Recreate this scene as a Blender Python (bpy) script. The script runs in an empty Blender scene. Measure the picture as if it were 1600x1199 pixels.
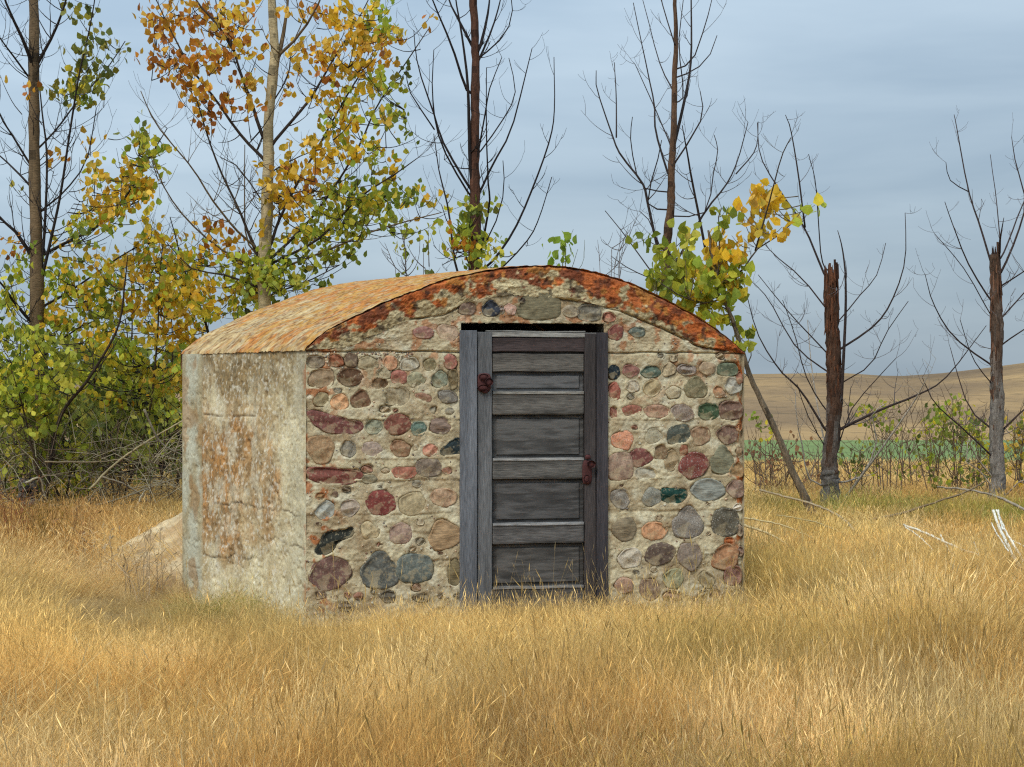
import bpy, bmesh, math, random
import numpy as np
from mathutils import Vector
random.seed(7); rng = np.random.default_rng(11)
scene = bpy.context.scene
COL = scene.collection
R = math.radians

# ------------------------------------------------------------------ camera
FOC, HOR, EYE = 3000.0, 604.0, 1.6          # focal length in photo pixels, horizon row, eye height
cam_d = bpy.data.cameras.new('camera'); cam = bpy.data.objects.new('camera', cam_d); COL.objects.link(cam)
cam.location = (0, 0, EYE); cam.rotation_euler = (R(90), 0, 0)
cam_d.sensor_width = 36; cam_d.lens = 36*FOC/1600; cam_d.shift_y = (HOR-599.5)/1600
cam_d.clip_start = 0.1; cam_d.clip_end = 5000
scene.camera = cam

# ------------------------------------------------------------------ sky and sun
SUN_EL, SUN_AZ = 48, 208       # degrees; azimuth clockwise from +y (behind the camera, to the left)
world = bpy.data.worlds.new('World'); scene.world = world; world.use_nodes = True
wn, wl = world.node_tree.nodes, world.node_tree.links
wn.clear()
out = wn.new('ShaderNodeOutputWorld'); bg = wn.new('ShaderNodeBackground'); bg.inputs['Strength'].default_value = 0.1
sky = wn.new('ShaderNodeTexSky'); sky.sky_type = 'NISHITA'; sky.sun_disc = False
sky.sun_elevation = R(SUN_EL); sky.sun_rotation = R(SUN_AZ)
tc = wn.new('ShaderNodeTexCoord'); mp = wn.new('ShaderNodeMapping'); mp.inputs['Scale'].default_value = (2.2, 2.2, 15)
wl.new(tc.outputs['Generated'], mp.inputs['Vector'])
nz = wn.new('ShaderNodeTexNoise'); nz.inputs['Scale'].default_value = 1.5; nz.inputs['Detail'].default_value = 5; nz.inputs['Roughness'].default_value = .5
nz.inputs['Distortion'].default_value = .3
wl.new(mp.outputs['Vector'], nz.inputs['Vector'])
cr = wn.new('ShaderNodeValToRGB'); e = cr.color_ramp.elements
e[0].position = .36; e[0].color = (.262, .345, .43, 1); e[1].position = .66; e[1].color = (.365, .452, .53, 1)
wl.new(nz.outputs['Fac'], cr.inputs['Fac'])
sep = wn.new('ShaderNodeSeparateXYZ'); wl.new(tc.outputs['Generated'], sep.inputs['Vector'])
mr = wn.new('ShaderNodeMapRange'); mr.inputs['From Min'].default_value = 0; mr.inputs['From Max'].default_value = 1
mr.inputs['To Min'].default_value = 9.6; mr.inputs['To Max'].default_value = 35
wl.new(sep.outputs['Z'], mr.inputs['Value'])
# overcast is a little paler to the left of the view (towards the thin cloud)
mx = wn.new('ShaderNodeMapRange'); mx.inputs['From Min'].default_value = -.35; mx.inputs['From Max'].default_value = .35
mx.inputs['To Min'].default_value = 1.18; mx.inputs['To Max'].default_value = .92
wl.new(sep.outputs['X'], mx.inputs['Value'])
mm = wn.new('ShaderNodeMath'); mm.operation = 'MULTIPLY'; wl.new(mr.outputs['Result'], mm.inputs[0]); wl.new(mx.outputs['Result'], mm.inputs[1])
vm = wn.new('ShaderNodeVectorMath'); vm.operation = 'SCALE'
wl.new(cr.outputs['Color'], vm.inputs[0]); wl.new(mm.outputs[0], vm.inputs['Scale'])
mixw = wn.new('ShaderNodeMixRGB'); mixw.inputs['Fac'].default_value = .88
wl.new(sky.outputs['Color'], mixw.inputs['Color1']); wl.new(vm.outputs['Vector'], mixw.inputs['Color2'])
wl.new(mixw.outputs['Color'], bg.inputs['Color']); wl.new(bg.outputs['Background'], out.inputs['Surface'])

sd = bpy.data.lights.new('sun', 'SUN'); sd.energy = 1.9; sd.angle = R(18); sd.color = (1, .95, .87)
sun = bpy.data.objects.new('sun', sd); COL.objects.link(sun)
az, el = R(SUN_AZ), R(SUN_EL)
sv = Vector((math.sin(az)*math.cos(el), math.cos(az)*math.cos(el), math.sin(el)))
sun.rotation_euler = sv.to_track_quat('Z', 'Y').to_euler(); sun.location = (-6, -8, 14)
scene.view_settings.view_transform = 'Standard'; scene.view_settings.look = 'None'
scene.view_settings.gamma = 1; scene.view_settings.exposure = 0.12
scene.view_settings.use_curve_mapping = False
scene.cycles.max_bounces = 5; scene.cycles.adaptive_threshold = .02; scene.cycles.filter_width = 1.2; scene.cycles.use_denoising = False

# ------------------------------------------------------------------ small helpers
def lin(c):
    c = c/255.0
    return c/12.92 if c <= .04045 else ((c+.055)/1.055)**2.4
def S(r, g, b, k=1.0): return (lin(r)*k, lin(g)*k, lin(b)*k)
def W(px, py, d): return np.array(((px-800)/FOC*d, d, EYE+(HOR-py)/FOC*d))

def hsh(ix, iy, s):
    v = np.sin(ix*127.1+iy*311.7+s*74.7)*43758.5453
    return v-np.floor(v)
def vn(x, y, s=0):
    ix, iy = np.floor(x), np.floor(y); fx, fy = x-ix, y-iy
    fx = fx*fx*(3-2*fx); fy = fy*fy*(3-2*fy)
    a, b, c, d = hsh(ix, iy, s), hsh(ix+1, iy, s), hsh(ix, iy+1, s), hsh(ix+1, iy+1, s)
    return (a*(1-fx)+b*fx)*(1-fy)+(c*(1-fx)+d*fx)*fy
def fbm(x, y, s=0, o=4, g=.5):
    x = np.asarray(x, float); y = np.asarray(y, float)
    t = 0; a = 1; n = 0
    for i in range(o):
        t = t+a*vn(x*2**i+i*17.3, y*2**i-i*9.1, s+i); n += a; a *= g
    return t/n
def sstep(a, b, x):
    t = np.clip((x-a)/(b-a), 0, 1); return t*t*(3-2*t)

def link(name, me, parent=None):
    o = bpy.data.objects.new(name, me); COL.objects.link(o)
    if parent is not None: o.parent = parent
    return o
def tag(o, label=None, cat=None, group=None, kind=None):
    if label: o['label'] = label
    if cat: o['category'] = cat
    if group: o['group'] = group
    if kind: o['kind'] = kind
    return o
def empty(name, loc, label, cat, group=None, rz=0):
    o = bpy.data.objects.new(name, None); COL.objects.link(o); o.location = tuple(loc); o.rotation_euler = (0, 0, rz)
    o.empty_display_size = .2
    return tag(o, label, cat, group)

class MB:
    """collects vertices and faces of ONE mesh, with an optional colour per face"""
    def __init__(s): s.v = []; s.f = []; s.c = []; s.n = 0
    def add(s, verts, faces, col=None):
        b = s.n
        s.v.extend([tuple(p) for p in verts]); s.n += len(verts)
        for f in faces:
            s.f.append(tuple(i+b for i in f)); s.c.append(col if col is not None else (1, 1, 1))
    def tube(s, pts, rad, sides=6, col=None, cap=True, rough=0):
        pts = np.asarray(pts, float); n = len(pts)
        d = np.gradient(pts, axis=0); d /= np.linalg.norm(d, axis=1)[:, None]+1e-9
        ref = np.array((0, 1., 0)) if abs(d[0][1]) < .9 and abs(d[-1][1]) < .9 else np.array((0, 0, 1.))
        vs = []
        for i in range(n):
            a = np.cross(d[i], ref); a /= np.linalg.norm(a)+1e-9; b2 = np.cross(d[i], a)
            for k in range(sides):
                t = 2*math.pi*k/sides
                r = rad[i]*(1+(random.uniform(-rough, rough) if rough else 0))
                vs.append(pts[i]+r*(math.cos(t)*a+math.sin(t)*b2))
        fs = [(i*sides+k, i*sides+(k+1) % sides, (i+1)*sides+(k+1) % sides, (i+1)*sides+k) for i in range(n-1) for k in range(sides)]
        if callable(col):
            b0_ = s.n; s.v.extend([tuple(p) for p in vs]); s.n += len(vs)
            for q, f in enumerate(fs): s.f.append(tuple(i+b0_ for i in f)); s.c.append(tuple(col((q//sides)/(n-1), q % sides)))
            fs = []; vs = []
            if cap: s.f.append(tuple(b0_+(n-1)*sides+k for k in range(sides))); s.c.append(tuple(col(1, 0)))
            return
        if cap:
            fs.append(tuple(range(sides))[::-1]); fs.append(tuple((n-1)*sides+k for k in range(sides)))
        s.add(vs, fs, col)
    def build(s, name, mat, parent=None, smooth=True, origin=None, colname='col'):
        me = bpy.data.meshes.new(name)
        v = np.asarray(s.v, float)
        if origin is not None: v = v-np.asarray(origin)
        me.from_pydata(v.tolist(), [], s.f)
        if mat: me.materials.append(mat)
        if smooth: me.polygons.foreach_set('use_smooth', [True]*len(me.polygons))
        at = me.color_attributes.new(colname, 'FLOAT_COLOR', 'CORNER')
        arr = np.ones((len(me.loops), 4), np.float32)
        tot = np.array([len(f) for f in s.f]); arr[:, :3] = np.repeat(np.asarray(s.c, np.float32), tot, axis=0)
        at.data.foreach_set('color', arr.ravel())
        me.update()
        return link(name, me, parent)

def grid_mesh(name, P, C=None, mask=None, mat=None, parent=None, flip=False):
    """P: (n, m, 3) points, C: (n, m, 3) colours; mask (n-1, m-1) keeps cells"""
    n, m = P.shape[:2]
    idx = np.arange(n*m).reshape(n, m)
    q = np.stack([idx[:-1, :-1], idx[1:, :-1], idx[1:, 1:], idx[:-1, 1:]], -1)
    if flip: q = q[..., ::-1]
    if mask is not None: q = q[mask]
    q = q.reshape(-1, 4)
    used = np.unique(q); rem = np.full(n*m, -1); rem[used] = np.arange(len(used)); q = rem[q]
    v = P.reshape(-1, 3)[used]
    me = bpy.data.meshes.new(name)
    me.vertices.add(len(v)); me.vertices.foreach_set('co', v.astype(np.float32).ravel())
    me.loops.add(q.size); me.loops.foreach_set('vertex_index', q.astype(np.int32).ravel())
    me.polygons.add(len(q)); me.polygons.foreach_set('loop_start', (np.arange(len(q))*4).astype(np.int32))
    me.update(calc_edges=True); me.validate()
    me.polygons.foreach_set('use_smooth', [True]*len(me.polygons))
    if C is not None:
        at = me.color_attributes.new('col', 'FLOAT_COLOR', 'POINT')
        a = np.ones((len(v), 4), np.float32); a[:, :3] = C.reshape(-1, 3)[used]
        at.data.foreach_set('color', a.ravel())
    if mat: me.materials.append(mat)
    return link(name, me, parent)

# ------------------------------------------------------------------ materials
def new_mat(name, rough=.9):
    m = bpy.data.materials.new(name); m.use_nodes = True
    b = m.node_tree.nodes['Principled BSDF']; b.inputs['Roughness'].default_value = rough
    b.inputs['Specular IOR Level'].default_value = .25
    return m, m.node_tree.nodes, m.node_tree.links, b
def colour_source(n, l, kind):
    if kind == 'vcol':
        a = n.new('ShaderNodeVertexColor'); a.layer_name = 'col'; return a.outputs['Color']
    a = n.new('ShaderNodeObjectInfo'); return a.outputs['Color']
def surf_mat(name, src='vcol', rough=.92, scale=60, lo=.72, hi=1.2, bump=.5, bdist=.004, stretch=(1, 1, 1), speck=None, scale2=9, lo2=.85, hi2=1.12, col=None):
    m, n, l, b = new_mat(name, rough)
    tc = n.new('ShaderNodeTexCoord'); mp = n.new('ShaderNodeMapping'); mp.inputs['Scale'].default_value = stretch
    l.new(tc.outputs['Object'], mp.inputs['Vector'])
    n1 = n.new('ShaderNodeTexNoise'); n1.inputs['Scale'].default_value = scale; n1.inputs['Detail'].default_value = 6; n1.inputs['Roughness'].default_value = .65
    n2 = n.new('ShaderNodeTexNoise'); n2.inputs['Scale'].default_value = scale2; n2.inputs['Detail'].default_value = 4
    for q in (n1, n2): l.new(mp.outputs['Vector'], q.inputs['Vector'])
    r1 = n.new('ShaderNodeMapRange'); r1.inputs['From Min'].default_value = .3; r1.inputs['From Max'].default_value = .7; r1.inputs['To Min'].default_value = lo; r1.inputs['To Max'].default_value = hi
    r2 = n.new('ShaderNodeMapRange'); r2.inputs['From Min'].default_value = .3; r2.inputs['From Max'].default_value = .7; r2.inputs['To Min'].default_value = lo2; r2.inputs['To Max'].default_value = hi2
    l.new(n1.outputs['Fac'], r1.inputs['Value']); l.new(n2.outputs['Fac'], r2.inputs['Value'])
    mu = n.new('ShaderNodeMath'); mu.operation = 'MULTIPLY'; l.new(r1.outputs[0], mu.inputs[0]); l.new(r2.outputs[0], mu.inputs[1])
    vs = n.new('ShaderNodeVectorMath'); vs.operation = 'SCALE'; l.new(mu.outputs[0], vs.inputs['Scale'])
    if col is None: l.new(colour_source(n, l, src), vs.inputs[0])
    else: vs.inputs[0].default_value = col
    cur = vs.outputs['Vector']
    if speck:
        for (sc, thr, cc, fac) in speck:
            v = n.new('ShaderNodeTexNoise'); v.inputs['Scale'].default_value = sc; v.inputs['Detail'].default_value = 2
            l.new(tc.outputs['Object'], v.inputs['Vector'])
            rr = n.new('ShaderNodeMapRange'); rr.inputs['From Min'].default_value = thr; rr.inputs['From Max'].default_value = thr+.05; rr.inputs['To Max'].default_value = fac
            l.new(v.outputs['Fac'], rr.inputs['Value'])
            mx = n.new('ShaderNodeMixRGB'); l.new(rr.outputs[0], mx.inputs['Fac']); l.new(cur, mx.inputs['Color1']); mx.inputs['Color2'].default_value = (*cc, 1)
            cur = mx.outputs['Color']
    l.new(cur, b.inputs['Base Color'])
    bp = n.new('ShaderNodeBump'); bp.inputs['Strength'].default_value = bump; bp.inputs['Distance'].default_value = bdist
    l.new(n1.outputs['Fac'], bp.inputs['Height']); l.new(bp.outputs['Normal'], b.inputs['Normal'])
    return m
M_mortar = surf_mat('mortar', scale=70, lo=.74, hi=1.2, bump=.9, bdist=.006, scale2=14, speck=[(150, .64, S(215, 205, 185), .55), (120, .68, S(95, 80, 65), .6)])
M_conc = surf_mat('old_concrete', scale=55, lo=.78, hi=1.16, bump=.7, bdist=.005, scale2=7, speck=[(130, .67, S(90, 78, 60), .5)])
M_roof = surf_mat('roof_concrete', scale=44, lo=.74, hi=1.2, bump=.9, bdist=.008, stretch=(1, 1, 1), scale2=8, speck=[(70, .66, S(110, 70, 40), .5)])
M_edge = surf_mat('lichen_edge', scale=60, lo=.62, hi=1.28, bump=1, bdist=.008, scale2=18, lo2=.8, hi2=1.15, speck=[(110, .67, S(60, 45, 35), .6), (90, .7, S(200, 190, 165), .5)])
M_stone = surf_mat('field_stone', 'obj', scale=45, lo=.6, hi=1.36, bump=.9, bdist=.006, scale2=16, lo2=.72, hi2=1.28, speck=[(60, .6, S(176, 164, 136), .35), (13, .54, S(172, 156, 122), .42), (34, .62, S(90, 78, 66), .35)])
M_granite = surf_mat('speckled_stone', 'obj', scale=75, lo=.55, hi=1.45, bump=.7, bdist=.005, scale2=20, speck=[(95, .6, S(190, 184, 172), .5), (80, .6, S(60, 58, 55), .55), (13, .56, S(172, 156, 122), .35)])
M_band = surf_mat('banded_stone', 'obj', scale=12, lo=.5, hi=1.45, bump=.7, bdist=.006, stretch=(1.2, 1.2, 7), scale2=14)
M_wood_v = surf_mat('weathered_wood_upright', 'obj', rough=.85, scale=26, lo=.5, hi=1.45, bump=.8, bdist=.004, stretch=(5, 5, .4), scale2=2.2, lo2=.6, hi2=1.35)
M_wood_h = surf_mat('weathered_wood_level', 'obj', rough=.85, scale=26, lo=.45, hi=1.5, bump=.8, bdist=.004, stretch=(.5, 5, 5), scale2=2.2, lo2=.5, hi2=1.5)
def panel_mat():
    m, n, l, b = new_mat('panel_wood', .85)
    tc = n.new('ShaderNodeTexCoord'); oi = n.new('ShaderNodeObjectInfo'); mp = n.new('ShaderNodeMapping'); mp.inputs['Scale'].default_value = (1.3, 1, 5.5)
    l.new(tc.outputs['Object'], mp.inputs['Vector']); l.new(oi.outputs['Location'], mp.inputs['Location'])
    w = n.new('ShaderNodeTexWave'); w.wave_type = 'RINGS'; w.inputs['Scale'].default_value = 2.6; w.inputs['Distortion'].default_value = 5; w.inputs['Detail'].default_value = 4; w.inputs['Detail Scale'].default_value = 1.6
    l.new(mp.outputs[0], w.inputs['Vector'])
    nz = n.new('ShaderNodeTexNoise'); nz.inputs['Scale'].default_value = 5; nz.inputs['Detail'].default_value = 6; l.new(mp.outputs[0], nz.inputs['Vector'])
    ad = n.new('ShaderNodeMath'); ad.operation = 'MULTIPLY_ADD'; l.new(nz.outputs['Fac'], ad.inputs[0]); ad.inputs[1].default_value = 1.7; l.new(w.outputs['Fac'], ad.inputs[2])
    r = n.new('ShaderNodeMapRange'); r.inputs['From Min'].default_value = .5; r.inputs['From Max'].default_value = 1.8; r.inputs['To Min'].default_value = .45; r.inputs['To Max'].default_value = 1.55; l.new(ad.outputs[0], r.inputs['Value'])
    vs = n.new('ShaderNodeVectorMath'); vs.operation = 'SCALE'; l.new(oi.outputs['Color'], vs.inputs[0]); l.new(r.outputs[0], vs.inputs['Scale']); l.new(vs.outputs[0], b.inputs['Base Color'])
    bp = n.new('ShaderNodeBump'); bp.inputs['Strength'].default_value = .7; bp.inputs['Distance'].default_value = .004; l.new(ad.outputs[0], bp.inputs['Height']); l.new(bp.outputs[0], b.inputs['Normal'])
    return m
M_panel = panel_mat()
M_rust = surf_mat('rusty_iron', 'obj', rough=.8, scale=90, lo=.6, hi=1.4, bump=.6, bdist=.003)
M_bark = surf_mat('bark', scale=20, lo=.5, hi=1.4, bump=1, bdist=.012, stretch=(5, 5, 1), scale2=5, lo2=.75, hi2=1.2)
M_palebark = surf_mat('pale_bark', scale=22, lo=.6, hi=1.3, bump=.8, bdist=.008, stretch=(1, 1, 3.5), scale2=5)
M_pebble = surf_mat('pebbles', scale=90, bump=.3, bdist=.002)
M_ground = surf_mat('dry_soil', scale=18, lo=.6, hi=1.3, bump=.8, bdist=.02, scale2=1.2, lo2=.7, hi2=1.25)
M_hill = surf_mat('dry_hill', scale=.35, lo=.8, hi=1.2, bump=.5, bdist=.4, stretch=(1, 1, 1), scale2=.03, lo2=.85, hi2=1.15, speck=[(.16, .6, S(118, 96, 62, .6), .6)])
M_crop = surf_mat('green_crop', scale=.9, lo=.85, hi=1.15, bump=.4, bdist=.2, stretch=(.3, 1, 1), scale2=.08, lo2=.85, hi2=1.15)
M_mound = surf_mat('pale_mound', scale=24, lo=.75, hi=1.2, bump=.8, bdist=.012, scale2=3)

def leaf_mat(name, src):
    m, n, l, b = new_mat(name, .55)
    c = colour_source(n, l, src)
    tc = n.new('ShaderNodeTexCoord'); nz = n.new('ShaderNodeTexNoise'); nz.inputs['Scale'].default_value = 14; l.new(tc.outputs['Object'], nz.inputs['Vector'])
    r1 = n.new('ShaderNodeMapRange'); r1.inputs['To Min'].default_value = .6; r1.inputs['To Max'].default_value = 1.4; l.new(nz.outputs['Fac'], r1.inputs['Value'])
    vs = n.new('ShaderNodeVectorMath'); vs.operation = 'SCALE'; l.new(c, vs.inputs[0]); l.new(r1.outputs[0], vs.inputs['Scale'])
    l.new(vs.outputs['Vector'], b.inputs['Base Color'])
    t = n.new('ShaderNodeBsdfTranslucent'); l.new(vs.outputs['Vector'], t.inputs['Color'])
    mx = n.new('ShaderNodeMixShader'); mx.inputs['Fac'].default_value = .45
    l.new(b.outputs[0], mx.inputs[1]); l.new(t.outputs[0], mx.inputs[2]); l.new(mx.outputs[0], n['Material Output'].inputs['Surface'])
    return m
M_leaf = leaf_mat('leaves', 'vcol'); M_leaf1 = leaf_mat('single_leaf', 'obj')

def grass_mat():
    m, n, l, b = new_mat('dry_grass', .7)
    a = n.new('ShaderNodeAttribute'); a.attribute_type = 'INSTANCER'; a.attribute_name = 'tint'
    v = n.new('ShaderNodeVertexColor'); v.layer_name = 'col'
    mu = n.new('ShaderNodeMixRGB'); mu.blend_type = 'MULTIPLY'; mu.inputs['Fac'].default_value = 1
    l.new(a.outputs['Color'], mu.inputs['Color1']); l.new(v.outputs['Color'], mu.inputs['Color2'])
    l.new(mu.outputs['Color'], b.inputs['Base Color'])
    t = n.new('ShaderNodeBsdfTranslucent'); l.new(mu.outputs['Color'], t.inputs['Color'])
    mx = n.new('ShaderNodeMixShader'); mx.inputs['Fac'].default_value = .35
    l.new(b.outputs[0], mx.inputs[1]); l.new(t.outputs[0], mx.inputs[2]); l.new(mx.outputs[0], n['Material Output'].inputs['Surface'])
    return m
M_grass = grass_mat()

# ------------------------------------------------------------------ terrain
def terrain(x, y):
    x = np.asarray(x, float); y = np.asarray(y, float)
    z = .05*(fbm(x*.35, y*.35, 3, 3)-.5)*sstep(4, 9, y)
    z = z+np.interp(y, [26, 60, 250, 330, 520, 700, 900, 1400], [0, -1.02, -5.4, -3.8, 1.7, 6.2, 4, 0])
    xr = x/np.maximum(y, 1)
    ridge = np.interp(xr, [-.6, -.1, .12, .17, .2, .225, .27, .4, .7], [-1, 0, .1, .7, -.5, .6, 4.5, 6, 8])
    z = z+ridge*sstep(330, 680, y)
    z = z+(fbm(x*.012, y*.012, 9, 4)-.5)*2.2*sstep(300, 600, y)
    return z
def terr_strip(name, y0, y1, ny, xs, colf, mat, label):
    ys = y0+(y1-y0)*np.linspace(0, 1, ny)
    Y, X = np.meshgrid(ys, xs, indexing='ij')
    Z = terrain(X, Y)
    o = grid_mesh(name, np.stack([X, Y, Z], -1), colf(X, Y), None, mat, None, flip=True)
    return tag(o, label, None, None, 'structure')
def mixc(a, b, t): return np.asarray(a)*(1-t[..., None])+np.asarray(b)*t[..., None]
gcol = lambda X, Y: mixc(S(120, 92, 52, .8), S(160, 128, 76, .8), fbm(X*.5, Y*.5, 5))
terr_strip('ground', -10, 40, 160, np.linspace(-30, 30, 180), gcol, M_ground, 'ground under the dry golden grass')
terr_strip('meadow', 40, 60, 20, np.linspace(-60, 60, 60), lambda X, Y: mixc(S(205, 170, 100, .8), S(190, 160, 90, .8), fbm(X*.2, Y*.4, 5)), M_ground, 'pale dry meadow beyond the row of trees')
terr_strip('crop_field', 60, 250, 60, np.linspace(-200, 200, 120), lambda X, Y: mixc(S(114, 134, 68, .7), S(134, 150, 84, .7), fbm(X*.05, Y*.02, 6)), M_crop, 'green crop field below the hills')
def hillc(X, Y):
    t = fbm(X*.02, Y*.012, 8, 4); c = mixc(S(190, 152, 98, .66), S(156, 124, 84, .62), sstep(.35, .65, t))
    return mixc([0, 0, 0], [1, 1, 1], np.zeros_like(t)) + c*(1-.25*sstep(520, 640, Y+60*(t-.5)))[..., None]
terr_strip('hills', 250, 1400, 170, np.linspace(-900, 900, 260), hillc, M_hill, 'low tan grass hills on the horizon')

# ------------------------------------------------------------------ the cellar: plan
D0 = 12.77
A = np.array(((478-800)/FOC*D0, D0)); dB = D0/.95; B = np.array(((1163-800)/FOC*dB, dB)); dC = D0/.8825; C = np.array(((285-800)/FOC*dC, dC))
TH = math.atan2(B[1]-A[1], B[0]-A[0]); WID = float(np.linalg.norm(B-A)); ct, st = math.cos(TH), math.sin(TH)
def w2l(p):
    p = np.asarray(p, float); dx, dy = p[..., 0]-A[0], p[..., 1]-A[1]
    return np.stack([dx*ct+dy*st, -dx*st+dy*ct], -1)
Cl = w2l(C)                                           # local plan of the back left corner
LEN = float(np.linalg.norm(Cl)); SD = Cl/LEN           # side wall direction in local plan
SN = np.array((-SD[1], SD[0])); SN = SN if SN[0] < 0 else -SN
def fr(px, py):                                       # a point of the photo on the front wall plane -> (u, z)
    a, b = (px-800)/FOC, (HOR-py)/FOC
    u = (a*A[1]-A[0])/(ct-a*st); s = A[1]+u*st
    return float(u), float(EYE+b*s)
def frn(P): return np.array([fr(*p) for p in P])
def sd_pt(px, py):                                    # on the side wall plane -> (s, z)
    t = (C-A)/np.linalg.norm(C-A); a, b = (px-800)/FOC, (HOR-py)/FOC
    s = (a*A[1]-A[0])/(t[0]-a*t[1]); dd = A[1]+s*t[1]
    return float(s), float(EYE+b*dd)
cellar = empty('stone_cellar', (A[0], A[1], 0), 'squat fieldstone and concrete root cellar with a low arched roof covered in orange lichen', 'cellar', rz=TH)

arch_px = [(478, 546), (496, 528), (512, 515.4), (538.5, 502), (568, 488.6), (597, 474), (623, 464), (649, 454.5), (675, 444), (707.6, 434), (740, 426.8), (780, 420), (820, 416.5), (860, 415.5),
           (895, 419), (930, 426), (962, 435), (992.6, 446), (1042.6, 470), (1085, 493), (1117.7, 514), (1142.7, 534), (1163, 552)]
arch = frn(arch_px); arch[0, 0] = 0; arch[-1, 0] = WID
crack_px = [(478, 547), (540, 542), (561, 536), (584, 524), (617, 509), (642, 498), (694, 492), (735, 470), (765, 464), (802, 461), (877, 467), (911, 471), (971, 486), (1040, 515), (1090, 540), (1163, 553)]
crk = frn(crack_px); crk[0, 0] = 0; crk[-1, 0] = WID
archz = lambda u: np.interp(u, arch[:, 0], arch[:, 1])
crkz = lambda u: np.interp(u, crk[:, 0], crk[:, 1])
UL, UR = fr(720, 700)[0], fr(944, 700)[0]              # door opening
ZT = fr(830, 505.5)[1]
ZJ = 1.838

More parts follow.
